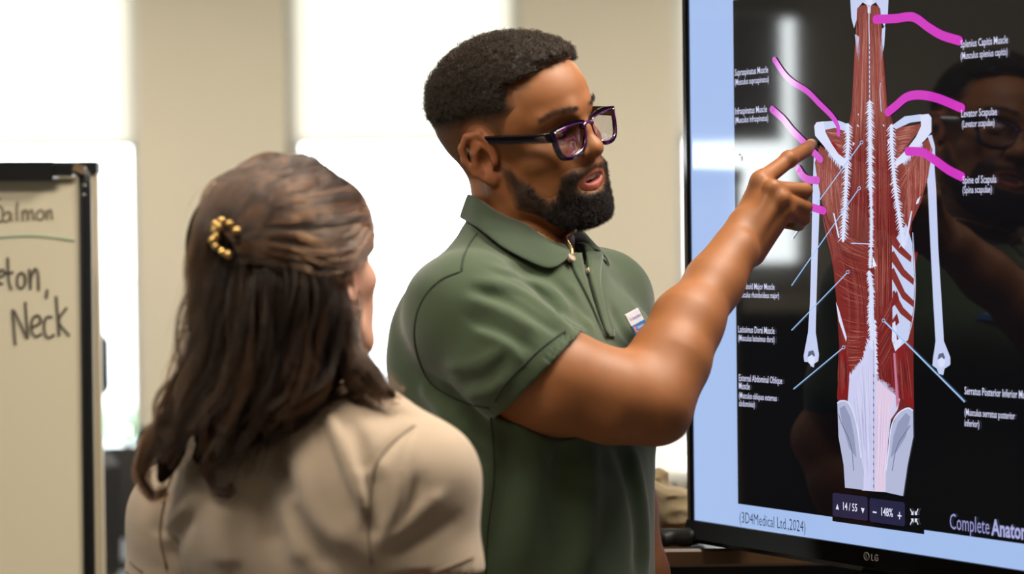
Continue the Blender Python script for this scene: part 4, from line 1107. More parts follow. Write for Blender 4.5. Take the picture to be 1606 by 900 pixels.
shirt0 = list(shirt.ops)
shirt.s((lambda p: np.maximum(sli[0](p), -((p - h0) @ hn_ + .014)), sli[1], sli[2]), 0)      # hollow cuff
nbase = P(826, 402, 3.11)
shirt.s(f_cone(HF.w((-.034, 0, -.03)), nbase, .060, .066), .004)
shirt.i((lambda p: (lambda q: (q[:, 2] - np.maximum(.071 - .6 * (q[:, 0] + .01), .058)) * .857)(BF.l(p)), None, None), .006)
shirt.s(f_ell(BF.w((.052, -.004, .045)), (.032, .022, .05), BF.R), .004)
V, Q = polygonize(shirt, (-.42, 2.6, .6), (.42, 3.62, 1.62), .003, n=12, smooth=1)
def weave_mat(name, col, scale, rough=.85, sheen=.25, nz=.05):
    return mat(name, col, rough, spec=.2, bump=(scale, .35, .0012), noise=(9, nz), sheen=sheen)
M_polo = weave_mat('green_pique', srgb(60, 74, 53), 700)
polo = link('polo_shirt', mesh_np('polo_shirt', V, Q), M_polo, man)
def on_shirt(pix, off=.001):
    h = shirt.hit(pix); return h + shirt.grad(h) * off
M_seam = mat('seam_thread', srgb(36, 46, 34), .9)
for pth in ([(748, 366), (735, 385), (727, 405), (724, 425)], [(724, 425), (690, 440), (664, 468), (651, 505), (652, 545), (668, 590), (690, 612), (730, 632), (768, 640)],
            [(886, 519), (850, 545), (815, 578), (790, 605), (776, 630)]):
    MB().tube(list(on_shirt(smooth_path(pth, 5), .0002)), .0013, 6).build('seam', M_seam, polo, True)
MB().tube(list(on_shirt(smooth_path([(770, 655), (775, 740), (765, 830), (762, 905)], 5), .0002)), .001, 6).build('side_seam', M_seam, polo, True)
# collar: stand, fold and turned-down leaf
th = np.radians(np.linspace(165, 318, 34)); prof = []
for t in th:
    a = -t                                           # from the front round the man's right side, back and left
    c, s_ = math.cos(a), math.sin(a); zf = .085 - .040 * c
    fr_ = max(0, c) ** 2
    row = []
    for r, dz in ((.0625, -.040), (.0645, -.006), (.067, -.001), (.0705, -.0015), (.0735, -.008), (.078, -.022), (.083, -.038)):
        p = BF.w((-.012 + r * 1.0 * c, .002 + r * s_, zf + dz)); row.append(p)
    prof.append(row)
G = np.array(prof).reshape(-1, 3); n_ = len(prof[0])
for _ in range(4):
    d = shirt.ev(G); g = shirt.grad(G); m = (np.arange(len(G)) % n_) >= 4
    G = G + np.where(m & (d < .004), .004 - d, 0)[:, None] * g
Fq = np.array([(i * n_ + j, i * n_ + j + 1, (i + 1) * n_ + j + 1, (i + 1) * n_ + j) for i in range(len(prof) - 1) for j in range(n_ - 1)])
col_ = link('collar', mesh_np('collar', G, Fq), weave_mat('green_rib', srgb(54, 68, 50), 1200), polo)
md = col_.modifiers.new('thick', 'SOLIDIFY'); md.thickness = .0036; md.offset = 0
md = col_.modifiers.new('smooth', 'SUBSURF'); md.levels = 1; md.render_levels = 1
def leaf(name, rows, m, par, nu=26, thick=.0034):
    """cloth through rows of 3D points"""
    R_ = np.array([resample(smooth_path([tuple(p) for p in r], 5), nu) for r in rows]); k = len(rows); V = R_.transpose(1, 0, 2).reshape(-1, 3)
    Fq = np.array([(i * k + j, i * k + j + 1, (i + 1) * k + j + 1, (i + 1) * k + j) for i in range(nu - 1) for j in range(k - 1)])
    o = link(name, mesh_np(name, V, Fq), m, par); md = o.modifiers.new('thick', 'SOLIDIFY'); md.thickness = thick; md.offset = 0
    md = o.modifiers.new('smooth', 'SUBSURF'); md.levels = 1; md.render_levels = 1; return o
M_rib = col_.data.materials[0]
tp = np.array([(741, 302), (758, 310), (789, 332), (824, 354), (849, 374), (872, 388), (892, 396)], float)
bt_ = np.array([(727, 346), (750, 366), (784, 394), (820, 411), (850, 422), (868, 423), (884, 411)], float)
body_n = Sdf(); body_n.ops = [o for o in body.ops if o[0] != 'd']
ht_ = body_n.hit([tuple(p) for p in tp]); ht_ = ht_ + body_n.grad(ht_) * .0065; hb_ = shirt.hit([tuple(p) for p in bt_]); hb_ = hb_ + shirt.grad(hb_) * .0065
camd = lambda H: (np.array([0, 0, CAMZ]) - H) / np.linalg.norm(np.array([0, 0, CAMZ]) - H, axis=1, keepdims=True)
def clear_(H, off):
    for _ in range(6):
        dd = np.minimum(shirt.ev(H), body_n.ev(H)); H = H + camd(H) * np.maximum(off - dd, 0)[:, None]
    return H
rows = [ht_ - camd(ht_) * .012 + np.array([0, 0, -.010]), ht_ + np.array([0, 0, .0005])]
for f in (.18, .5, .8): rows.append(clear_(lerp(ht_, hb_, f) + camd(ht_) * .006 * math.sin(math.pi * f), .005))
rows.append(clear_(hb_, .0058))
leaf('collar_leaf', rows, M_rib, col_)
fi = [P(885, 356, 3.125), P(892, 373, 3.10), P(903, 389, 3.075)] + [shirt.hit([(918, 402)])[0] + np.array([0, -.005, 0])]
fo = [P(907, 351, 3.165), P(920, 367, 3.13), P(938, 386, 3.10)] + [shirt.hit([(955, 402)])[0] + np.array([0, -.008, 0])]
fd = [P(915, 366, 3.19), P(932, 385, 3.16), P(950, 404, 3.12)] + [shirt.hit([(956, 420)])[0] + np.array([0, -.003, 0])]
leaf('collar_leaf', [fi, [lerp(a, b_, .55) for a, b_ in zip(fi, fo)], fo, fd], M_rib, col_)
def patch(name, poly, off, m, par, thick=.002):
    """a flat piece of cloth sewn on the shirt: pixel outline, fan of rows"""
    A, B = poly; n = 14; A = resample(smooth_path(A, 4), n); B = resample(smooth_path(B, 4), n); k = 5
    pix = np.array([[A[i] + (B[i] - A[i]) * j / (k - 1) for j in range(k)] for i in range(n)]).reshape(-1, 2)
    h = shirt_full.hit(pix); h = h + shirt_full.grad(h) * off
    Fq = np.array([(i * k + j, i * k + j + 1, (i + 1) * k + j + 1, (i + 1) * k + j) for i in range(n - 1) for j in range(k - 1)])
    o = link(name, mesh_np(name, h, Fq), m, par); md = o.modifiers.new('thick', 'SOLIDIFY'); md.thickness = thick; md.offset = 0
    return o
shirt_full = Sdf(); shirt_full.ops = shirt0
patch('placket', ([(916, 398), (921, 432), (931, 470), (944, 515), (949, 529)], [(942, 398), (938, 425), (938, 450), (945, 490), (953, 526)]), .0045, M_polo, polo, .003)
patch('placket_band', ([(889, 398), (899, 425), (922, 470), (940, 512), (947, 530)], [(910, 398), (918, 440), (929, 476), (942, 515), (948, 530)]), .0022, M_polo, polo, .002)
patch('placket_stitch', ([(949, 519), (951, 529)], [(961, 518), (962, 529)]), .0025, M_polo, polo, .0015)
M_button = mat('button_horn', srgb(150, 135, 118), .35)
for (bx, by), rr in (((890.5, 409), .0056), ((921, 427), .0045)):
    c = shirt_full.hit([(bx, by)])[0]; n0 = shirt_full.grad(c[None])[0]
    c = c + n0 * (.0085 if bx < 900 else .0045)
    Mt = Matrix.Translation(Vector(c)) @ Vector(tuple(n0)).to_track_quat('Z', 'Y').to_matrix().to_4x4()
    MB().lathe([(.0005, -.004), (rr, -.004), (rr, .001), (rr * .8, .0016), (rr * .7, .0008), (.0005, .0008)], 18, Mt).build('button', M_button, polo, True, 40)

# ---- trousers and shoes (below the frame)
tr = Sdf(); FLR = 0.0
tr.u(f_loft(BF, [(-.60, 0, 0, .175, .125), (-.70, 0, 0, .182, .135), (-.82, 0, 0, .19, .14), (-.86, 0, 0, .17, .12)]))
for e in (-1, 1): tr.u(f_chain([BF.w((0, e * .09, -.80)), BF.w((.01, e * .10, -.98 + 0)), BF.w((-.01, e * .11, -1.36))], [.095, .075, .058], .02), .04)
V, Q = polygonize(tr, (-.4, 2.7, .0), (.5, 3.5, .9), .008, n=12, smooth=2)
link('trousers', mesh_np('trousers', V, Q), mat('navy_twill', srgb(38, 42, 52), .9), man)
for e in (-1, 1):
    sh = Sdf(); a = BF.w((-.03, e * .11, 0)); a[2] = .052; b = BF.w((.16, e * .125, 0)); b[2] = .04
    sh.u(f_cone(a, b, .047, .042)); sh.u(f_cone(a + [0, 0, .02], a + [0, 0, .07], .048, .05), .03); sh.i((lambda p: -p[:, 2] + .0, None, None))
    V, Q = polygonize(sh, a - .3, a + .35, .006, n=12, smooth=1)
    link('shoe', mesh_np('shoe', V, Q), mat('shoe_leather', srgb(40, 30, 24), .5), man)

# ---- eyeglasses
gl = empty('eyeglasses', HF.w((.098, 0, 0)), "black framed eyeglasses with purple sheen low on the man's nose", 'glasses')
out = [(-.0665, .0145), (-.05, .0158), (-.034, .0158), (-.018, .0145), (-.0095, .0115), (-.0085, .002), (-.012, -.009), (-.021, -.0175), (-.036, -.0212), (-.05, -.0208), (-.0595, -.016), (-.0645, -.004)]
def gp(y, z, dx=0): return HF.w((.0990 - 1.1 * y * y + dx + .06 * z, y, z))
M_frame = mat('acetate', srgb(14, 8, 16), .08, coat=.6); M_frame2 = mat('acetate_purple', srgb(60, 14, 70), .08, coat=.5)
def lens_mat():
    m = bpy.data.materials.new('coated_lens'); m.use_nodes = True; nt = m.node_tree
    nt.nodes.remove(nt.nodes['Principled BSDF'])
    t = nt.nodes.new('ShaderNodeBsdfTransparent'); t.inputs[0].default_value = (.92, .90, .93, 1)
    g = nt.nodes.new('ShaderNodeBsdfGlossy'); g.inputs['Roughness'].default_value = .01; g.inputs[0].default_value = (.95, .85, 1, 1)
    mx = nt.nodes.new('ShaderNodeMixShader'); mx.inputs[0].default_value = .16
    nt.links.new(t.outputs[0], mx.inputs[1]); nt.links.new(g.outputs[0], mx.inputs[2])
    nt.links.new(mx.outputs[0], nt.nodes['Material Output'].inputs['Surface']); return m
M_lens = lens_mat()
for e in (1, -1):
    loop = smooth_path([(-e * a * -1, b) for a, b in out] + [(-e * out[0][0] * -1, out[0][1])], 4)[:-1]
    loop = np.array([(p[0], p[1]) for p in loop]); cen = loop.mean(0)
    n = len(loop); V = []; Fq = []
    for dx, gr in ((.0022, 0), (.0022, .0042), (-.0022, .0044), (-.0022, 0)):
        for p in loop:
            d = nrm(p - cen); wv = gr * (1.25 if p[1] > .008 else 1.0); V.append(gp(p[0] + d[0] * wv, p[1] + d[1] * wv, dx))
    for k in range(4):
        for i in range(n): Fq.append((k * n + i, k * n + (i + 1) % n, ((k + 1) % 4) * n + (i + 1) % n, ((k + 1) % 4) * n + i))
    MB().add(V, Fq).build('rim', M_frame, gl, True, 40)
    V = [gp(*(cen + (p - cen) * (1 + .00 * 0)), -.0016) for p in loop]; V2 = [gp(*cen, -.0016)]
    MB().tube([gp(*(cen + (p - cen) * .985), .0018) for p in loop], .0012, 6, closed=True).build('rim_edge', M_frame2, gl, True)
    r2 = [gp(*(cen + (p - cen) * .5), -.0006) for p in loop]
    MB().add(V + r2 + [gp(*cen, 0)], [(i, (i + 1) % n, n + (i + 1) % n, n + i) for i in range(n)] + [(n + i, n + (i + 1) % n, 2 * n) for i in range(n)]).build('lens', M_lens, gl, True)
    # temple
    pts = [(.0940, e * .0705, .0125), (.088, e * .0745, .0135), (.06, e * .0795, .018), (.02, e * .0835, .0245), (.004, e * .0845, .027), (-.010, e * .0835, .0265), (-.026, e * .081, .016), (-.036, e * .079, -.002)]
    pts = smooth_path(pts, 5); V = []; Fq = []
    for i, p in enumerate(pts):
        f = i / (len(pts) - 1); hh = np.interp(f, [0, .15, .5, .7, 1], [.0066, .006, .0052, .0046, .0034]); tt = .0019
        for a, b in ((tt, hh), (-tt, hh), (-tt, -hh), (tt, -hh)): V.append(HF.w((p[0], p[1] + a, p[2] + b - .003)))
    for i in range(len(pts) - 1):
        for k in range(4): Fq.append((i * 4 + k, i * 4 + (k + 1) % 4, (i + 1) * 4 + (k + 1) % 4, (i + 1) * 4 + k))
    Fq += [(0, 1, 2, 3), tuple(len(V) - 4 + k for k in (3, 2, 1, 0))]
    MB().add(V, Fq).build('temple', M_frame, gl, True)
    tm_ = bpy.data.objects[[o.name for o in COL.objects if o.name.startswith('temple')][-1]]; bv_ = tm_.modifiers.new('bevel', 'BEVEL'); bv_.width = .0011; bv_.segments = 2; bv_.limit_method = 'ANGLE'
    MB().tube([gp(e * .066, .0135, .0024), gp(e * .066, .0135, .0036)], .0012, 8).build('hinge_rivet', M_chrome, gl, True)
V = []; br_ = [gp(y, .0075 + .004 * math.cos(y / .011 * 1.5), .0) for y in np.linspace(-.011, .011, 9)]
MB().tube(br_, [.0038, .0034, .0031, .003, .003, .003, .0031, .0034, .0038], 8).build('bridge', M_frame2, gl, True)

# ---- necklace and name badge
nk = [P(752, 306, 3.14), P(820, 330, 3.20), P(868, 352, 3.165), P(884, 367, 3.08), P(889, 378, 3.055), P(896, 390, 3.035), P(896, 401, 3.03), P(872, 396, 3.05), P(830, 375, 3.05), P(785, 345, 3.06), P(752, 306, 3.14)]
G = smooth_path([tuple(p) for p in nk], 12)
for _ in range(3): G = G + np.maximum(.0026 - body_n.ev(G), 0)[:, None] * body_n.grad(G)
nk = list(G)
mb = MB()
nkp = resample(nk, 150); mb.tube(nkp, [(.0026 if i % 2 else .0016) for i in range(150)], 6)
tag(mb.build('necklace', mat('polished_gold', (1.0, .70, .26), .3, .85), None, True), "thin gold rope chain around the bearded man's neck", 'necklace')

bc = shirt.hit([(1001, 507)])[0]; bn_ = nrm((.93, -.37, .06))
def on_badge(px, py, off=0):
    o = np.array([0, 0, CAMZ]); d = P(px, py, 1.0) - o; k = ((bc + bn_ * .012 - o) @ bn_) / (d @ bn_); return o + k * d + bn_ * off
bd = empty('name_badge', tuple(on_badge(1001, 507)), "white and blue name badge pinned to the green shirt's chest", 'badge')
TL, TR, BR, BL = (981, 494), (1001, 483), (1021, 521), (1000.5, 531.5)
def bq(u, v, off=0):
    t = np.array(TL) * (1 - u) + np.array(TR) * u; b = np.array(BL) * (1 - u) + np.array(BR) * u; return on_badge(*(t * (1 - v) + b * v), off)
def bpanel(name, v0, v1, m, off, th=.0016, u0=0, u1=1):
    mb = MB(); V = [bq(u0, v0, off), bq(u1, v0, off), bq(u1, v1, off), bq(u0, v1, off)]; V += [p - bn_ * th for p in V]
    return mb.add(V, [(3, 2, 1, 0), (4, 5, 6, 7), (0, 1, 5, 4), (1, 2, 6, 5), (2, 3, 7, 6), (3, 0, 4, 7)]).build(name, m, bd)
bpanel('name_panel', 0, .47, mat('badge_white', srgb(232, 232, 240), .3), 0); bpanel('school_panel', .47, 1, mat('badge_blue', srgb(70, 122, 190), .3), 0)
bpanel('badge_magnet', .2, .8, M_blackplastic, -.0018, .003, .2, .8)
def badge_text(name, st, u0, v0, u1, v1, m, bold=0):
    cu = bpy.data.curves.new('t', 'FONT'); cu.body = st; cu.offset = bold; cu.resolution_u = 2; ob = bpy.data.objects.new('t', cu); COL.objects.link(ob)
    m0 = ob.to_mesh(); VV = np.array([v.co[:2] for v in m0.vertices]); Fc = [tuple(p.vertices) for p in m0.polygons]; ob.to_mesh_clear(); bpy.data.objects.remove(ob); bpy.data.curves.remove(cu)
    lo, hi = VV.min(0), VV.max(0); q = (VV - lo) / (hi - lo)
    MB().add([bq(u0 + (u1 - u0) * a, v1 + (v0 - v1) * b, .0004) for a, b in q], Fc).build(name, m, bd)
M_btxt = mat('badge_ink', srgb(110, 110, 190), .5); M_bwh = mat('badge_print', srgb(235, 238, 248), .5); M_bor = mat('badge_orange', srgb(225, 140, 120), .5)
badge_text('name_text', 'Dr. George Salmon', .12, .17, .93, .33, M_btxt, .01); badge_text('school_text', 'University', .3, .55, .8, .70, M_bwh, .01)
bpanel('print_line', .76, .795, M_bwh, .0004, .0004, .3, .97); bpanel('print_line', .85, .88, M_bwh, .0004, .0004, .3, .65)
MB().add([bq(*q, .0004) for q in ((.08, .55), (.2, .52), (.24, .62), (.14, .66), (.25, .72), (.2, .84), (.08, .84), (.13, .74), (.05, .66))], [tuple(range(9))]).build('badge_emblem', M_bor, bd)
# ================================================================== the woman
MANHF = HF
wa = math.radians(50); wx = nrm((math.cos(wa), math.sin(wa), .20)); wy_ = nrm(np.cross((0, 0, 1.0), wx)); wz = np.cross(wx, wy_)
WC = P(469, 436, 2.68); WF = Frame(WC, wx, wy_, wz, .93)
wb_a = math.radians(68); WX = np.array([math.cos(wb_a), math.sin(wb_a), 0]); WY = nrm((-math.sin(wb_a), math.cos(wb_a), -.13)); WZ = np.cross(WX, WY)
WB = Frame(P(478, 640, 2.69), WX, WY, WZ)
woman = empty('person', (WB.o[0], WB.o[1], 0), 'woman with long brown half-up hair and taupe t-shirt seen from behind', 'person')
HF = WF; FXA = .012
wbody = Sdf(); 
_p = P
sculpt_head_ops = Sdf(); sculpt_head(sculpt_head_ops)
wbody.ops += [o for o in sculpt_head_ops.ops[:-3]]          # same head, its own neck below
HF = MANHF; FXA = .0105
wbody.u(f_cone(WF.w((-.03, 0, -.03)), WB.w((-.005, 0, .01)), .046, .05), .02)
WSR, WSL = P(660, 752, 2.62), P(288, 812, 2.77)
def w_torso(s, g=0.0):
    s.u(f_loft(WB, [(.035, 0, 0, .062 - g, .055 - g), (.01, 0, 0, .095 - g, .07 - g), (-.03, 0, 0, .14 - g, .085 - g), (-.08, 0, 0, .168 - g, .1 - g), (-.16, 0, 0, .168 - g, .108 - g), (-.28, 0, 0, .152 - g, .105 - g), (-.40, 0, 0, .155 - g, .11 - g), (-.52, 0, 0, .175 - g, .12 - g), (-.58, 0, 0, .17 - g, .11 - g)]))
    s.u(f_cone(WB.w((-.01, -.05, .0)), WSR, .045 - g, .062 - g), .03); s.u(f_cone(WB.w((-.01, .05, .0)), WSL, .045 - g, .062 - g), .03)
    for e in (-1, 1): s.u(f_ell(WB.w((-.075, e * .075, -.10)), (.045 - g, .07 - g, .09 - g), WB.R), .04)
w_torso(wbody, .012)
def hang_hand(s, lw, dn, sd, fw):
    for o, l in ((-.028, .075), (-.009, .085), (.010, .08), (.027, .066)):
        a = lw + dn * .012 + sd * o * .6; b = lw + dn * .075 + sd * o; c = b + dn * l * .5 + fw * .006; e = c + dn * l * .42 + fw * .014
        s.u(f_chain([a, b, c, e], [.0135, .0105, .0085, .007], .004), .008)
    s.u(f_chain([lw + dn * .02 - sd * .02, lw + dn * .055 - sd * .04 + fw * .012, lw + dn * .09 - sd * .042 + fw * .02], [.0125, .01, .008], .004), .01)
for S0, el, wr in ((WSR, P(668, 1040, 2.62), P(680, 1320, 2.72)), (WSL, P(250, 1090, 2.79), P(250, 1360, 2.88))):
    wbody.u(f_chain([S0, (S0 + el) / 2 + np.array([0, 0, .03]), el], [.05, .045, .036], .02), .02); wbody.u(f_chain([el, lerp(el, wr, .3), wr], [.036, .037, .023], .02), .02)
    dn_ = nrm(wr - el + np.array([0, 0, -.1])); hang_hand(wbody, wr, dn_, nrm(np.cross(dn_, WY)), WX * .2 - WY * .0)
V, Q = polygonize(wbody, (-.65, 2.4, .45), (.3, 3.05, 1.68), .0032, n=12, smooth=2)
me = mesh_np('person', V, Q); ql = WF.l(V)
C = np.tile(np.array(srgb(206, 158, 136)), (len(V), 1)) * (1 + .05 * vnoise(V * 25)[:, None])
C = blend(C, sstep(.06, .05, np.linalg.norm((ql - np.array([.09, 0, -.058])) / np.array([1, 1.2, .5]), axis=1) * 2) * .6, srgb(180, 96, 92))
set_col(me, C)
wskin = link('body', me, mat('fair_skin', attr='Col', rough=.45, sss=.12), woman)

# ---- T-shirt
tee = Sdf(); w_torso(tee)
for S0, el, k in ((WSR, P(676, 1040, 2.62), P(708, 893, 2.6)), (WSL, P(250, 1090, 2.79), P(215, 905, 2.75))):
    a_ = nrm(el - S0 + np.array([0, 0, -.02])); ch = f_chain([S0, lerp(S0, el, .5), lerp(S0, el, .75)], [.062, .061, .062], .02); ci = f_chain([S0, lerp(S0, el, .5), lerp(S0, el, .75)], [.054, .0535, .0545], .02)
    hp = k
    if S0 is WSR: a_ = nrm(np.array([-.18, 0, -1.0]))
    tee.u((lambda p, ch=ch, hp=hp, a_=a_: np.maximum(ch[0](p), (p - hp) @ a_), ch[1], ch[2]), .025)
    tee.s((lambda p, ci=ci, hp=hp, a_=a_: np.maximum(ci[0](p), -((p - hp) @ a_ + .012)), ci[1], ci[2]))
tee.s(f_cone(WF.w((-.03, 0, -.03)), WB.w((-.005, 0, .012)), .052, .058), .004)
crop6 = lambda *L: [(190 + x / 2.647, 560 + y / 2.647) for x, y in L]
wf = [(crop6((800, 230), (860, 400), (920, 560), (1000, 700)), -.006, .012), (crop6((870, 250), (920, 400), (985, 560), (1025, 680)), .006, .011), (crop6((930, 240), (990, 360), (1020, 480)), -.005, .010),
      (crop6((690, 300), (760, 500), (830, 680), (960, 790)), .005, .014), (crop6((640, 400), (700, 600), (790, 780), (900, 870)), -.005, .014), (crop6((580, 420), (600, 600), (640, 800)), -.004, .016),
      (crop6((1200, 290), (1130, 360), (1070, 430)), -.0045, .006), (crop6((1215, 320), (1170, 480), (1150, 620), (1080, 760)), .004, .010), (crop6((1250, 500), (1180, 620), (1100, 740)), -.003, .010),
      (crop6((1340, 560), (1220, 660), (1110, 760)), .003, .010), (crop6((1400, 660), (1260, 740), (1120, 800)), -.003, .010), (crop6((1050, 480), (1040, 620), (1030, 760)), -.006, .012),
      (crop6((200, 480), (180, 640), (165, 760)), -.006, .014), (crop6((320, 560), (240, 660), (180, 740)), .005, .012), (crop6((290, 640), (230, 740), (200, 860)), -.005, .014), (crop6((430, 600), (420, 740), (440, 880)), .004, .02), (crop6((700, 560), (720, 700), (760, 860)), .004, .016)]
wp = [tee.hit(smooth_path(f[0], 3), 2.0, 3.2) for f in wf]
for (f, a, w), pts in zip(wf, wp): crease(tee, pts, a * 1.9, w * .8)
tee.d(lambda p, d: d + .0016 * vnoise(p * np.array([12, 12, 8.0])) + .0006 * vnoise(p * 30))
V, Q = polygonize(tee, (-.62, 2.4, .8), (.2, 3.0, 1.42), .0036, n=12, smooth=1)
M_tee = weave_mat('taupe_jersey', srgb(166, 149, 130), 500, .9, .15)
teo = link('t_shirt', mesh_np('t_shirt', V, Q), M_tee, woman)
M_tseam = mat('taupe_seam', srgb(120, 106, 90), .9)
def on_tee(pix, off=.0005):
    h = tee.hit(pix, 2.0, 3.2); return h + tee.grad(h) * off
for nm, pth in (('seam', crop6((1220, 285), (1130, 350), (1060, 440), (1035, 560), (1025, 720), (1040, 860))), ('seam', crop6((240, 420), (190, 560), (160, 720), (190, 880))), ('sleeve_hem', crop6((1290, 893), (1380, 862), (1462, 828))), ('sleeve_hem', crop6((40, 850), (90, 893)))):
    MB().tube(list(on_tee(smooth_path(pth, 5))), .0014, 6).build(nm, M_tseam, teo, True)
rib = [WB.w((-.005 + .060 * math.cos(t), .0605 * math.sin(t), .012 - .018 * math.cos(t))) for t in np.linspace(0, 2 * math.pi, 41)[:-1]]
G = np.array(rib)
for _ in range(4): d_ = tee.ev(G); G = G + (.003 - d_)[:, None] * tee.grad(G)
MB().tube(list(G), .0065, 8, closed=True).build('neck_rib', M_tee, teo, True)
# trousers and shoes, below the frame
tr = Sdf(); tr.u(f_loft(WB, [(-.50, 0, 0, .175, .125), (-.62, 0, 0, .185, .135), (-.72, 0, 0, .16, .11)]))
for e in (-1, 1):
    a, b, c = WB.w((0, e * .085, -.66)), WB.w((.01, e * .09, -.9)), WB.w((-.01, e * .09, -1.2)); c[2] = .07
    tr.u(f_chain([a, b, c], [.092, .065, .045], .02), .04)
V, Q = polygonize(tr, (-.6, 2.3, .0), (.2, 3.1, .9), .008, n=12, smooth=2); link('trousers', mesh_np('trousers', V, Q), mat('black_denim', srgb(30, 30, 34), .9), woman)
for e in (-1, 1):
    sh = Sdf(); a = WB.w((-.03, e * .09, 0)); a[2] = .045; b = WB.w((.15, e * .1, 0)); b[2] = .034
    sh.u(f_cone(a, b, .04, .036)); sh.u(f_cone(a + [0, 0, .02], a + [0, 0, .05], .042, .044), .03); sh.i((lambda p: -p[:, 2], None, None))
    V, Q = polygonize(sh, a - .3, a + .3, .006, n=12, smooth=1); link('shoe', mesh_np('shoe', V, Q), mat('canvas_shoe', srgb(200, 196, 188), .7), woman)

# ---- hair: dark mass first, then combed and wavy strands over it
hm = Sdf()
hm.u(f_ell(WF.w((-.022, 0, .042)), np.array([.112, .089, .097]) * .97, WF.R))
hm.u(f_ell(P(392, 366, 2.605), (.060, .050, .052)), .03)                      # gathered hair behind the clip
hm.u(f_chain([P(395, 400, 2.62), P(405, 500, 2.62), P(400, 590, 2.6), P(365, 655, 2.585), P(318, 715, 2.59)], [.066, .070, .054, .032, .012], .03), .03)
hm.u(f_chain([P(452, 430, 2.63), P(468, 520, 2.63), P(470, 590, 2.61), P(430, 640, 2.59)], [.07, .056, .034, .014], .03), .03)
hm.u(f_chain([P(500, 480, 2.62), P(522, 548, 2.615), P(575, 588, 2.60), P(618, 618, 2.6)], [.026, .020, .010, .004], .02), .02)
hm.u(f_chain([P(345, 560, 2.6), P(300, 640, 2.6), P(268, 715, 2.61), P(252, 750, 2.61)], [.026, .015, .009, .005], .02), .02)
face_cut = f_ell(WF.w((.10, -.035, -.045)), np.array([.075, .085, .072]) * .93, WF.R)
hm.s(face_cut, .01)
hm.s(f_ell(WF.w((.012, -.085, -.014)), np.array([.028, .035, .040]) * .93, WF.R), .008)
hm.d(lambda p, d: d + .004 * vnoise(p * np.array([60, 60, 14.0])) + .003 * vnoise(p * np.array([25, 25, 12.0])))
V, Q = polygonize(hm, (-.55, 2.42, 1.1), (.0, 2.95, 1.66), .004, n=12, smooth=1)
M_brown = mat('brown_hair', srgb(30, 18, 11), .9, spec=.02)
whair = link('hair', mesh_np('hair', V, Q), M_brown, woman)
guides = [  # (pixel path, spread px, strands, lift, wave)
    ([(548, 278), (500, 288), (440, 308), (395, 338), (362, 370)], 14, 420, .004, .3), ([(566, 312), (520, 318), (450, 332), (400, 352), (365, 376)], 15, 420, .004, .3),
    ([(571, 345), (530, 352), (470, 358), (410, 366), (368, 382)], 14, 380, .004, .3), ([(522, 256), (470, 262), (412, 285), (375, 325), (358, 364)], 14, 420, .004, .3),
    ([(490, 249), (440, 258), (388, 284), (356, 325), (350, 362)], 12, 380, .004, .3), ([(450, 254), (400, 272), (356, 305), (336, 340), (345, 370)], 10, 320, .004, .3),
    ([(405, 274), (352, 306), (330, 345), (334, 372)], 9, 240, .003, .3), ([(545, 264), (566, 300), (570, 335), (556, 375), (535, 405), (518, 440)], 8, 300, .004, .4),
    ([(564, 362), (545, 392), (505, 402), (450, 394), (380, 386)], 14, 360, .005, .4), ([(566, 340), (552, 380), (530, 415), (520, 450), (520, 490), (526, 520)], 9, 260, .005, .5),
    ([(348, 352), (330, 420), (322, 520), (312, 580), (286, 640), (262, 700), (236, 745)], 13, 420, .006, 1), ([(362, 360), (350, 440), (346, 530), (336, 600), (302, 670), (280, 720), (258, 766)], 14, 420, .007, 1),
    ([(382, 358), (385, 440), (386, 540), (380, 620), (352, 690), (332, 735), (314, 770)], 16, 420, .008, 1), ([(420, 355), (430, 450), (432, 550), (420, 620), (392, 680), (370, 725), (354, 768)], 18, 420, .008, 1),
    ([(465, 350), (476, 460), (472, 550), (456, 618), (430, 660), (402, 702)], 18, 420, .008, 1), ([(505, 370), (512, 480), (510, 556), (490, 606), (450, 640), (425, 668)], 16, 380, .008, 1),
    ([(532, 440), (534, 500), (542, 550), (562, 590), (600, 614), (642, 634)], 9, 360, .006, .7), ([(522, 470), (530, 530), (552, 580), (588, 606), (626, 632)], 10, 240, .006, .7),
    ([(352, 300), (330, 340), (322, 390), (318, 450), (312, 520)], 8, 260, .004, .4), ([(340, 330), (322, 380), (316, 440), (308, 520), (296, 580)], 7, 220, .004, .5),
    ([(318, 540), (280, 592), (254, 636), (258, 676), (268, 700), (262, 720)], 5, 110, .004, .5), ([(312, 575), (262, 650), (226, 716), (222, 752), (244, 776), (262, 768)], 6, 150, .004, .5),
    ([(330, 590), (300, 650), (262, 690), (236, 722), (218, 760)], 6, 130, .004, .6), ([(440, 620), (452, 668), (470, 704), (500, 706), (482, 690)], 6, 50, .004, .4), ([(520, 560), (500, 610), (450, 640), (410, 660), (420, 690)], 7, 110, .005, .6),
    ([(545, 575), (560, 600), (530, 622), (480, 640), (440, 660)], 7, 130, .005, .5), ([(330, 650), (320, 710), (332, 752), (352, 772), (364, 760)], 6, 90, .004, .5),
]
rg = np.random.RandomState(11); strands = []; rad = []; light = []; lrad = []
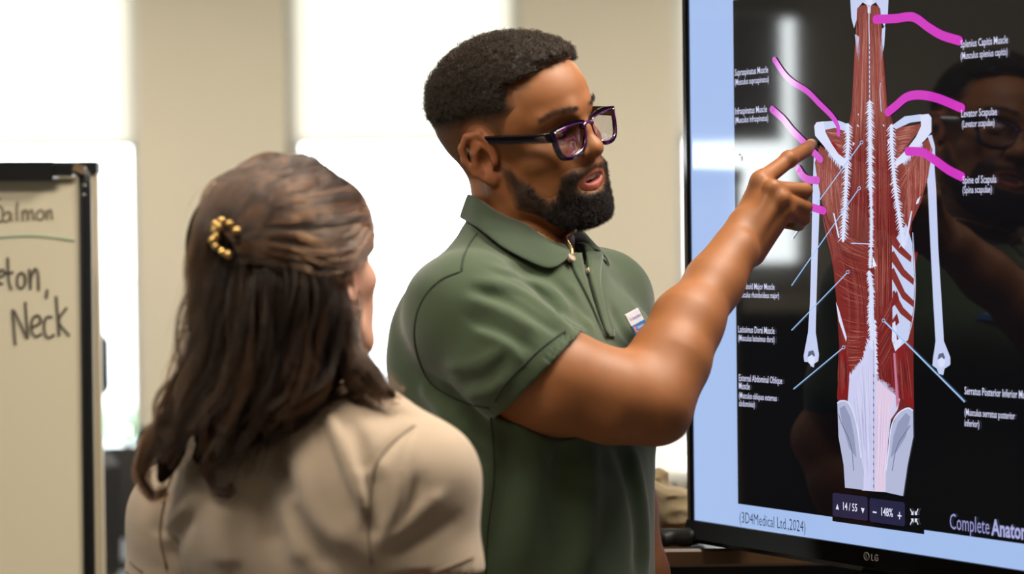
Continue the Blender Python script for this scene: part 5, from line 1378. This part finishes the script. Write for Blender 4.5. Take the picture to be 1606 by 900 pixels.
for path, sp, n, lift, wav in guides:
    if wav < .5: n = int(n * 1.9)
    b0 = resample(smooth_path(path, 6), 13)
    t = np.linspace(0, 1, 13)
    tn = np.gradient(b0, axis=0); tn /= np.linalg.norm(tn, axis=1, keepdims=True); nn = np.stack([-tn[:, 1], tn[:, 0]], 1)
    nl = max(6, n // 14); lock = rg.normal(0, sp, nl); lph = rg.uniform(0, 6.28, nl); lfr = rg.uniform(5, 9, nl)     # locks
    li = rg.randint(0, nl, n); pinch = .55 + .45 * np.sin(np.pi * np.clip(t * 1.05, 0, 1)) if wav < .5 else np.interp(t, [0, .3, .8, 1], [.7, 1, 1, .8])
    A = []
    for k in range(n):
        o = (lock[li[k]] + rg.normal(0, 2.4)) * pinch + wav * 11 * (.25 + .75 * t) * np.sin(lfr[li[k]] * 1.5 * t + lph[li[k]]) + rg.normal(0, 1) * t * 2
        A.append(b0 + nn * o[:, None])
    A = np.array(A); h = hm.hit(A.reshape(-1, 2), 2.2, 2.9); g = hm.grad(h, .002)
    if wav < .5:
        for _ in range(3): h = h - g * np.maximum(hm.ev(h) - .001, 0)[:, None]; g = hm.grad(h, .002)
    L = np.repeat(rg.uniform(-.001, lift, n) * .6 + (.0028 if wav < .5 else 0), 13) + (lift * .9 * (np.sin(lph[li] * 3)[:, None] + wav * .8 * np.sin(lfr[li][:, None] * 1.5 * t[None] + lph[li][:, None] + 1.2))).ravel()
    if wav >= .6 and b0[0][1] < 400: L = L * np.tile(np.interp(t, [0, .2, 1], [.0, 1, 1]), n) - (.014 * np.clip(1 - t[None] / rg.uniform(.10, .32, n)[:, None], 0, 1)).ravel()
    h = (h + g * L[:, None]).reshape(n, 13, 3)
    for k in range(n):
        m = int(rg.uniform(.72, 1.0) * 13) if wav >= .6 else 13
        s = h[k][:m].copy()
        s[:, 1] = np.convolve(np.pad(s[:, 1], 2, mode='edge'), [.1, .2, .4, .2, .1], 'valid')
        q = smooth_path(s, 3); u = np.linspace(0, 1, len(q))
        q = q + wav * .0016 * np.stack([np.sin(u * 31 + lph[li[k]]), np.cos(u * 27 + lph[li[k]]), .3 * np.sin(u * 24 + lph[li[k]])], 1) * u[:, None]
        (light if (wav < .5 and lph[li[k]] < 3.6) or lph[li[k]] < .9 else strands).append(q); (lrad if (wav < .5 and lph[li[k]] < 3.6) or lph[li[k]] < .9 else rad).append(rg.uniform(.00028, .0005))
for _ in range(170):            # flyaways
    path = guides[rg.choice([0, 3, 4, 5, 6, 10, 11, 18, 19])][0]; b0 = resample(smooth_path(path, 6), 9); o = rg.normal(0, 12); b0 = b0 + np.stack([np.linspace(0, rg.normal(0, 14), 9), np.linspace(0, rg.normal(-3, 10), 9)], 1) + o * .4
    h = hm.hit(b0, 2.2, 2.9); strands.append(smooth_path(h + hm.grad(h, .002) * np.linspace(.004, .014, 9)[:, None], 3)); rad.append(.00016)
hair_obj('hair_lit_strand', light, lrad, hair_mat('brown_fibre_lit', (.040, .0150, .0048), .34), whair, .35)  # paler strands, mostly on top: the lit highlights are put into the fibre colour
hair_obj('hair_strand', strands, rad, hair_mat('brown_fibre', (.0095, .0040, .0017), .34), whair, .35)

# ---- hair clip and ear ring
zc = lambda *L: [(190 + x / 1.915, 230 + y / 1.915) for x, y in L]
beads = zc((318, 230), (300, 240), (296, 256), (302, 272), (290, 284), (299, 300), (318, 312), (333, 319), (336, 238), (350, 256), (312, 246))
hb_ = hm.hit(beads, 2.2, 2.9); hb_ = hb_ + hm.grad(hb_, .003) * .010
clip = empty('hair_clip', tuple(hb_.mean(0)), "beaded antique gold clip in the woman's brown hair", 'hair clip')
M_old = mat('antique_gold', (.55, .36, .13), .28, 1.0)
for i, p in enumerate(hb_):
    r = (.0046, .0052, .0042)[i % 3]
    MB().lathe([(r * math.sin(t), -r * math.cos(t)) for t in np.linspace(.05, math.pi - .05, 9)], 14, Matrix.Translation(Vector(p))).build('bead', M_gold if i == 6 else M_old, clip, True)
MB().tube(list(smooth_path([tuple(p) for p in (hb_[[8, 0, 1, 2, 3, 4, 5, 6, 7]] - hm.grad(hb_[[8, 0, 1, 2, 3, 4, 5, 6, 7]], .003) * .004)], 4)), .002, 6).build('clip_bar', M_old, clip, True)
ec = WF.w((-.006, -.090, -.030)); er = empty('earring', tuple(ec), "small gold hoop on the woman's ear", 'earring')
hp_ = [ec + .0075 * (math.cos(t) * nrm((.8, .3, -.3)) + math.sin(t) * np.array([0, 0, 1.0])) + np.array([0, -.004, -.005]) for t in np.linspace(0, 2 * math.pi, 25)[:-1]]
MB().tube(hp_, .0011, 6, closed=True).build('hoop', M_gold, er, True)
MB().lathe([(.0026 * math.sin(t), -.0026 * math.cos(t)) for t in np.linspace(.05, math.pi - .05, 7)], 10, Matrix.Translation(Vector(hp_[6]))).build('stud', M_gold, er, True)

# ================================================================== table, jacket, chairs
def px_at(px, Y): return ((px - 803) / F * Y, Y, 0)
M_walnut = mat('walnut_top', srgb(96, 70, 46), .35, noise=(14, .15))
tb_ = empty('table', (.62, 3.75, 0), 'high dark wooden table behind and under the television', 'table')
MB().box((.09, 3.46, .985), (1.15, 4.05, 1.012), bev=.004).build('table_top', M_walnut, tb_)
MB().box((.16, 3.53, .93), (1.08, 3.56, .985)).box((.16, 3.95, .93), (1.08, 3.98, .985)).build('apron', M_blacksatin, tb_)
for lx in (.30, 1.08):
    for ly in (3.56, 3.96): MB().box((lx - .02, ly - .02, 0), (lx + .02, ly + .02, .985), bev=.003).build('leg', M_blacksatin, tb_)
wt_ = empty('table', (px_at(1100, 5.9)[0], 5.9, 0), 'white high table near the back pier, glimpsed under the man\'s elbow', 'table')
M_wt = mat('white_laminate', srgb(240, 240, 238), .25)
MB().box((.33, 5.5, .89), (1.3, 6.35, .918), bev=.005).build('table_top', M_wt, wt_)
for lx in (.42, 1.22):
    for ly in (5.58, 6.27): MB().tube([(lx, ly, 0), (lx, ly, .89)], .02, 10).build('leg', M_chrome, wt_, True, 50)
jk = Sdf(); tz = 1.012
jk.u(f_ell((.170, 3.64, tz + .035), (.13, .085, .048))); jk.u(f_cone((.10, 3.62, tz + .05), (.245, 3.61, tz + .062), .035, .026), .03); jk.u(f_cone((.20, 3.59, tz + .025), (.275, 3.62, tz + .045), .028, .024), .02)
jk.u(f_cone((.15, 3.67, tz + .06), (.225, 3.65, tz + .085), .03, .018), .02)
jk.d(lambda p, d: d + .010 * vnoise(p * np.array([18, 18, 34.0])) + .016 * (np.abs(vnoise(p * np.array([16, 16, 44.0]) + 3)) - .25) + .004 * np.abs(vnoise(p * 55)))
jk.i((lambda p: tz + .001 - p[:, 2], None, None))
V, Q = polygonize(jk, (-.02, 3.46, .98), (.34, 3.80, 1.18), .0035, n=12, smooth=1)
ja = link('jacket', mesh_np('jacket', V, Q), weave_mat('khaki_canvas', srgb(146, 130, 102), 400, .9), None)
tag(ja, 'crumpled khaki canvas jacket heaped on the high table', 'jacket')
bg_ = Sdf(); bg_.u(f_cone((.215, 3.505, tz + .012), (.258, 3.49, tz + .012), .013, .012)); bg_.u(f_cone((.258, 3.49, tz + .012), (.272, 3.515, tz + .014), .012, .015), .012); bg_.u(f_cone((.19, 3.51, tz + .009), (.225, 3.49, tz + .008), .008, .009), .008)
bg_.d(lambda p, d: d + .003 * vnoise(p * 60)); bg_.i((lambda p: tz + .001 - p[:, 2], None, None))
V, Q = polygonize(bg_, (.2, 3.46, 1.0), (.36, 3.68, 1.08), .0025, n=12, smooth=1)
tag(link('bag', mesh_np('bag', V, Q), M_blackplastic, None), 'small black strap bag lying on the table at the television corner', 'bag')

def chair(name, loc, rz, label, grp=None):
    o = empty(name, loc, label, 'chair', grp, (0, 0, rz)); Mt = Matrix.Translation(Vector(loc)) @ Matrix.Rotation(rz, 4, 'Z')
    w = lambda *L: [np.array(Mt @ Vector(p)) for p in L]
    MB().box((-.22, -.21, .44), (.22, .23, .475), Mt, .012).build('seat', M_blackplastic, o, True, 40)
    n = 9; V = []; Fq = []
    for k in range(2):
        for i in range(n):
            x = -.21 + .42 * i / (n - 1); b = .05 * (1 - (2 * i / (n - 1) - 1) ** 2)
            V += [Mt @ Vector((x, -.25 - b + k * .012, .56)), Mt @ Vector((x, -.29 - b + k * .012, .84))]
    for k in range(2):
        for i in range(n - 1):
            a = k * 2 * n + 2 * i; f = (a, a + 1, a + 3, a + 2); Fq.append(f if k else f[::-1])
    for i in range(n - 1):
        for t_ in (0, 1): a = 2 * i + t_; Fq.append((a, a + 2, a + 2 + 2 * n, a + 2 * n))
    MB().add(V, Fq).build('backrest', M_blackplastic, o, True, 50)
    for sx in (-1, 1):
        MB().tube(smooth_path(w((sx * .235, -.27, .86), (sx * .24, -.235, .60), (sx * .24, -.20, .45), (sx * .24, -.26, 0.006)), 4), .0125, 10).build('leg', M_chrome, o, True)
        MB().tube(smooth_path(w((sx * .24, -.20, .45), (sx * .24, .18, .45), (sx * .24, .21, .42), (sx * .24, .25, .006)), 4), .0125, 10).build('leg', M_chrome, o, True)
        MB().tube(smooth_path(w((sx * .25, -.24, .66), (sx * .265, -.05, .68), (sx * .265, .12, .67)), 4), .013, 10).build('armrest', M_chrome, o, True)
    return o
def px_at(px, Y): return ((px - 803) / F * Y, Y, 0)
chair('chair', px_at(182, 6.9), math.radians(200), 'black chair with chrome legs beside the whiteboard, nearer the camera', 'chairs by the window')
chair('chair', px_at(205, 7.6), math.radians(150), 'black chair with chrome legs just inside the window behind the whiteboard', 'chairs by the window')
oc = empty('office_chair', px_at(-37, 6.0), 'tall black office chair half hidden behind the whiteboard easel', 'chair')
ox, oy, _ = px_at(-37, 6.0); Mt = Matrix.Translation((ox, oy, 0)) @ Matrix.Rotation(math.radians(60), 4, 'Z')
MB().box((-.25, -.24, .46), (.25, .26, .54), Mt, .03).build('seat', M_blackplastic, oc, True, 40)
MB().box((-.22, -.30, .60), (.22, -.23, .93), Mt, .03).build('backrest', M_blackplastic, oc, True, 40)
MB().box((-.15, -.33, 1.07), (.15, -.24, 1.25), Mt, .03).build('headrest', M_blackplastic, oc, True, 40)
MB().box((-.03, -.33, .46), (.03, -.29, 1.16), Mt, .008).build('back_post', M_blackplastic, oc, True, 40)
MB().lathe([(.03, .09), (.03, .30), (.022, .30), (.022, .47)], 16, Matrix.Translation((ox, oy, 0))).build('gas_lift', M_chrome, oc, True, 40)
for k in range(5):
    a = 2 * math.pi * k / 5 + .3; e = np.array([ox + .29 * math.cos(a), oy + .29 * math.sin(a), .07])
    MB().tube([[ox, oy, .105], list(e)], [.024, .016], 8).build('leg', M_blackplastic, oc, True)
    MB().lathe([(.008, -.012), (.028, -.012), (.03, -.006), (.03, .006), (.028, .012), (.008, .012)], 16, Matrix.Translation((e[0], e[1], .031)) @ Matrix.Rotation(a, 4, 'Z') @ Matrix.Rotation(math.radians(90), 4, 'X')).build('caster', M_blackplastic, oc, True, 40)
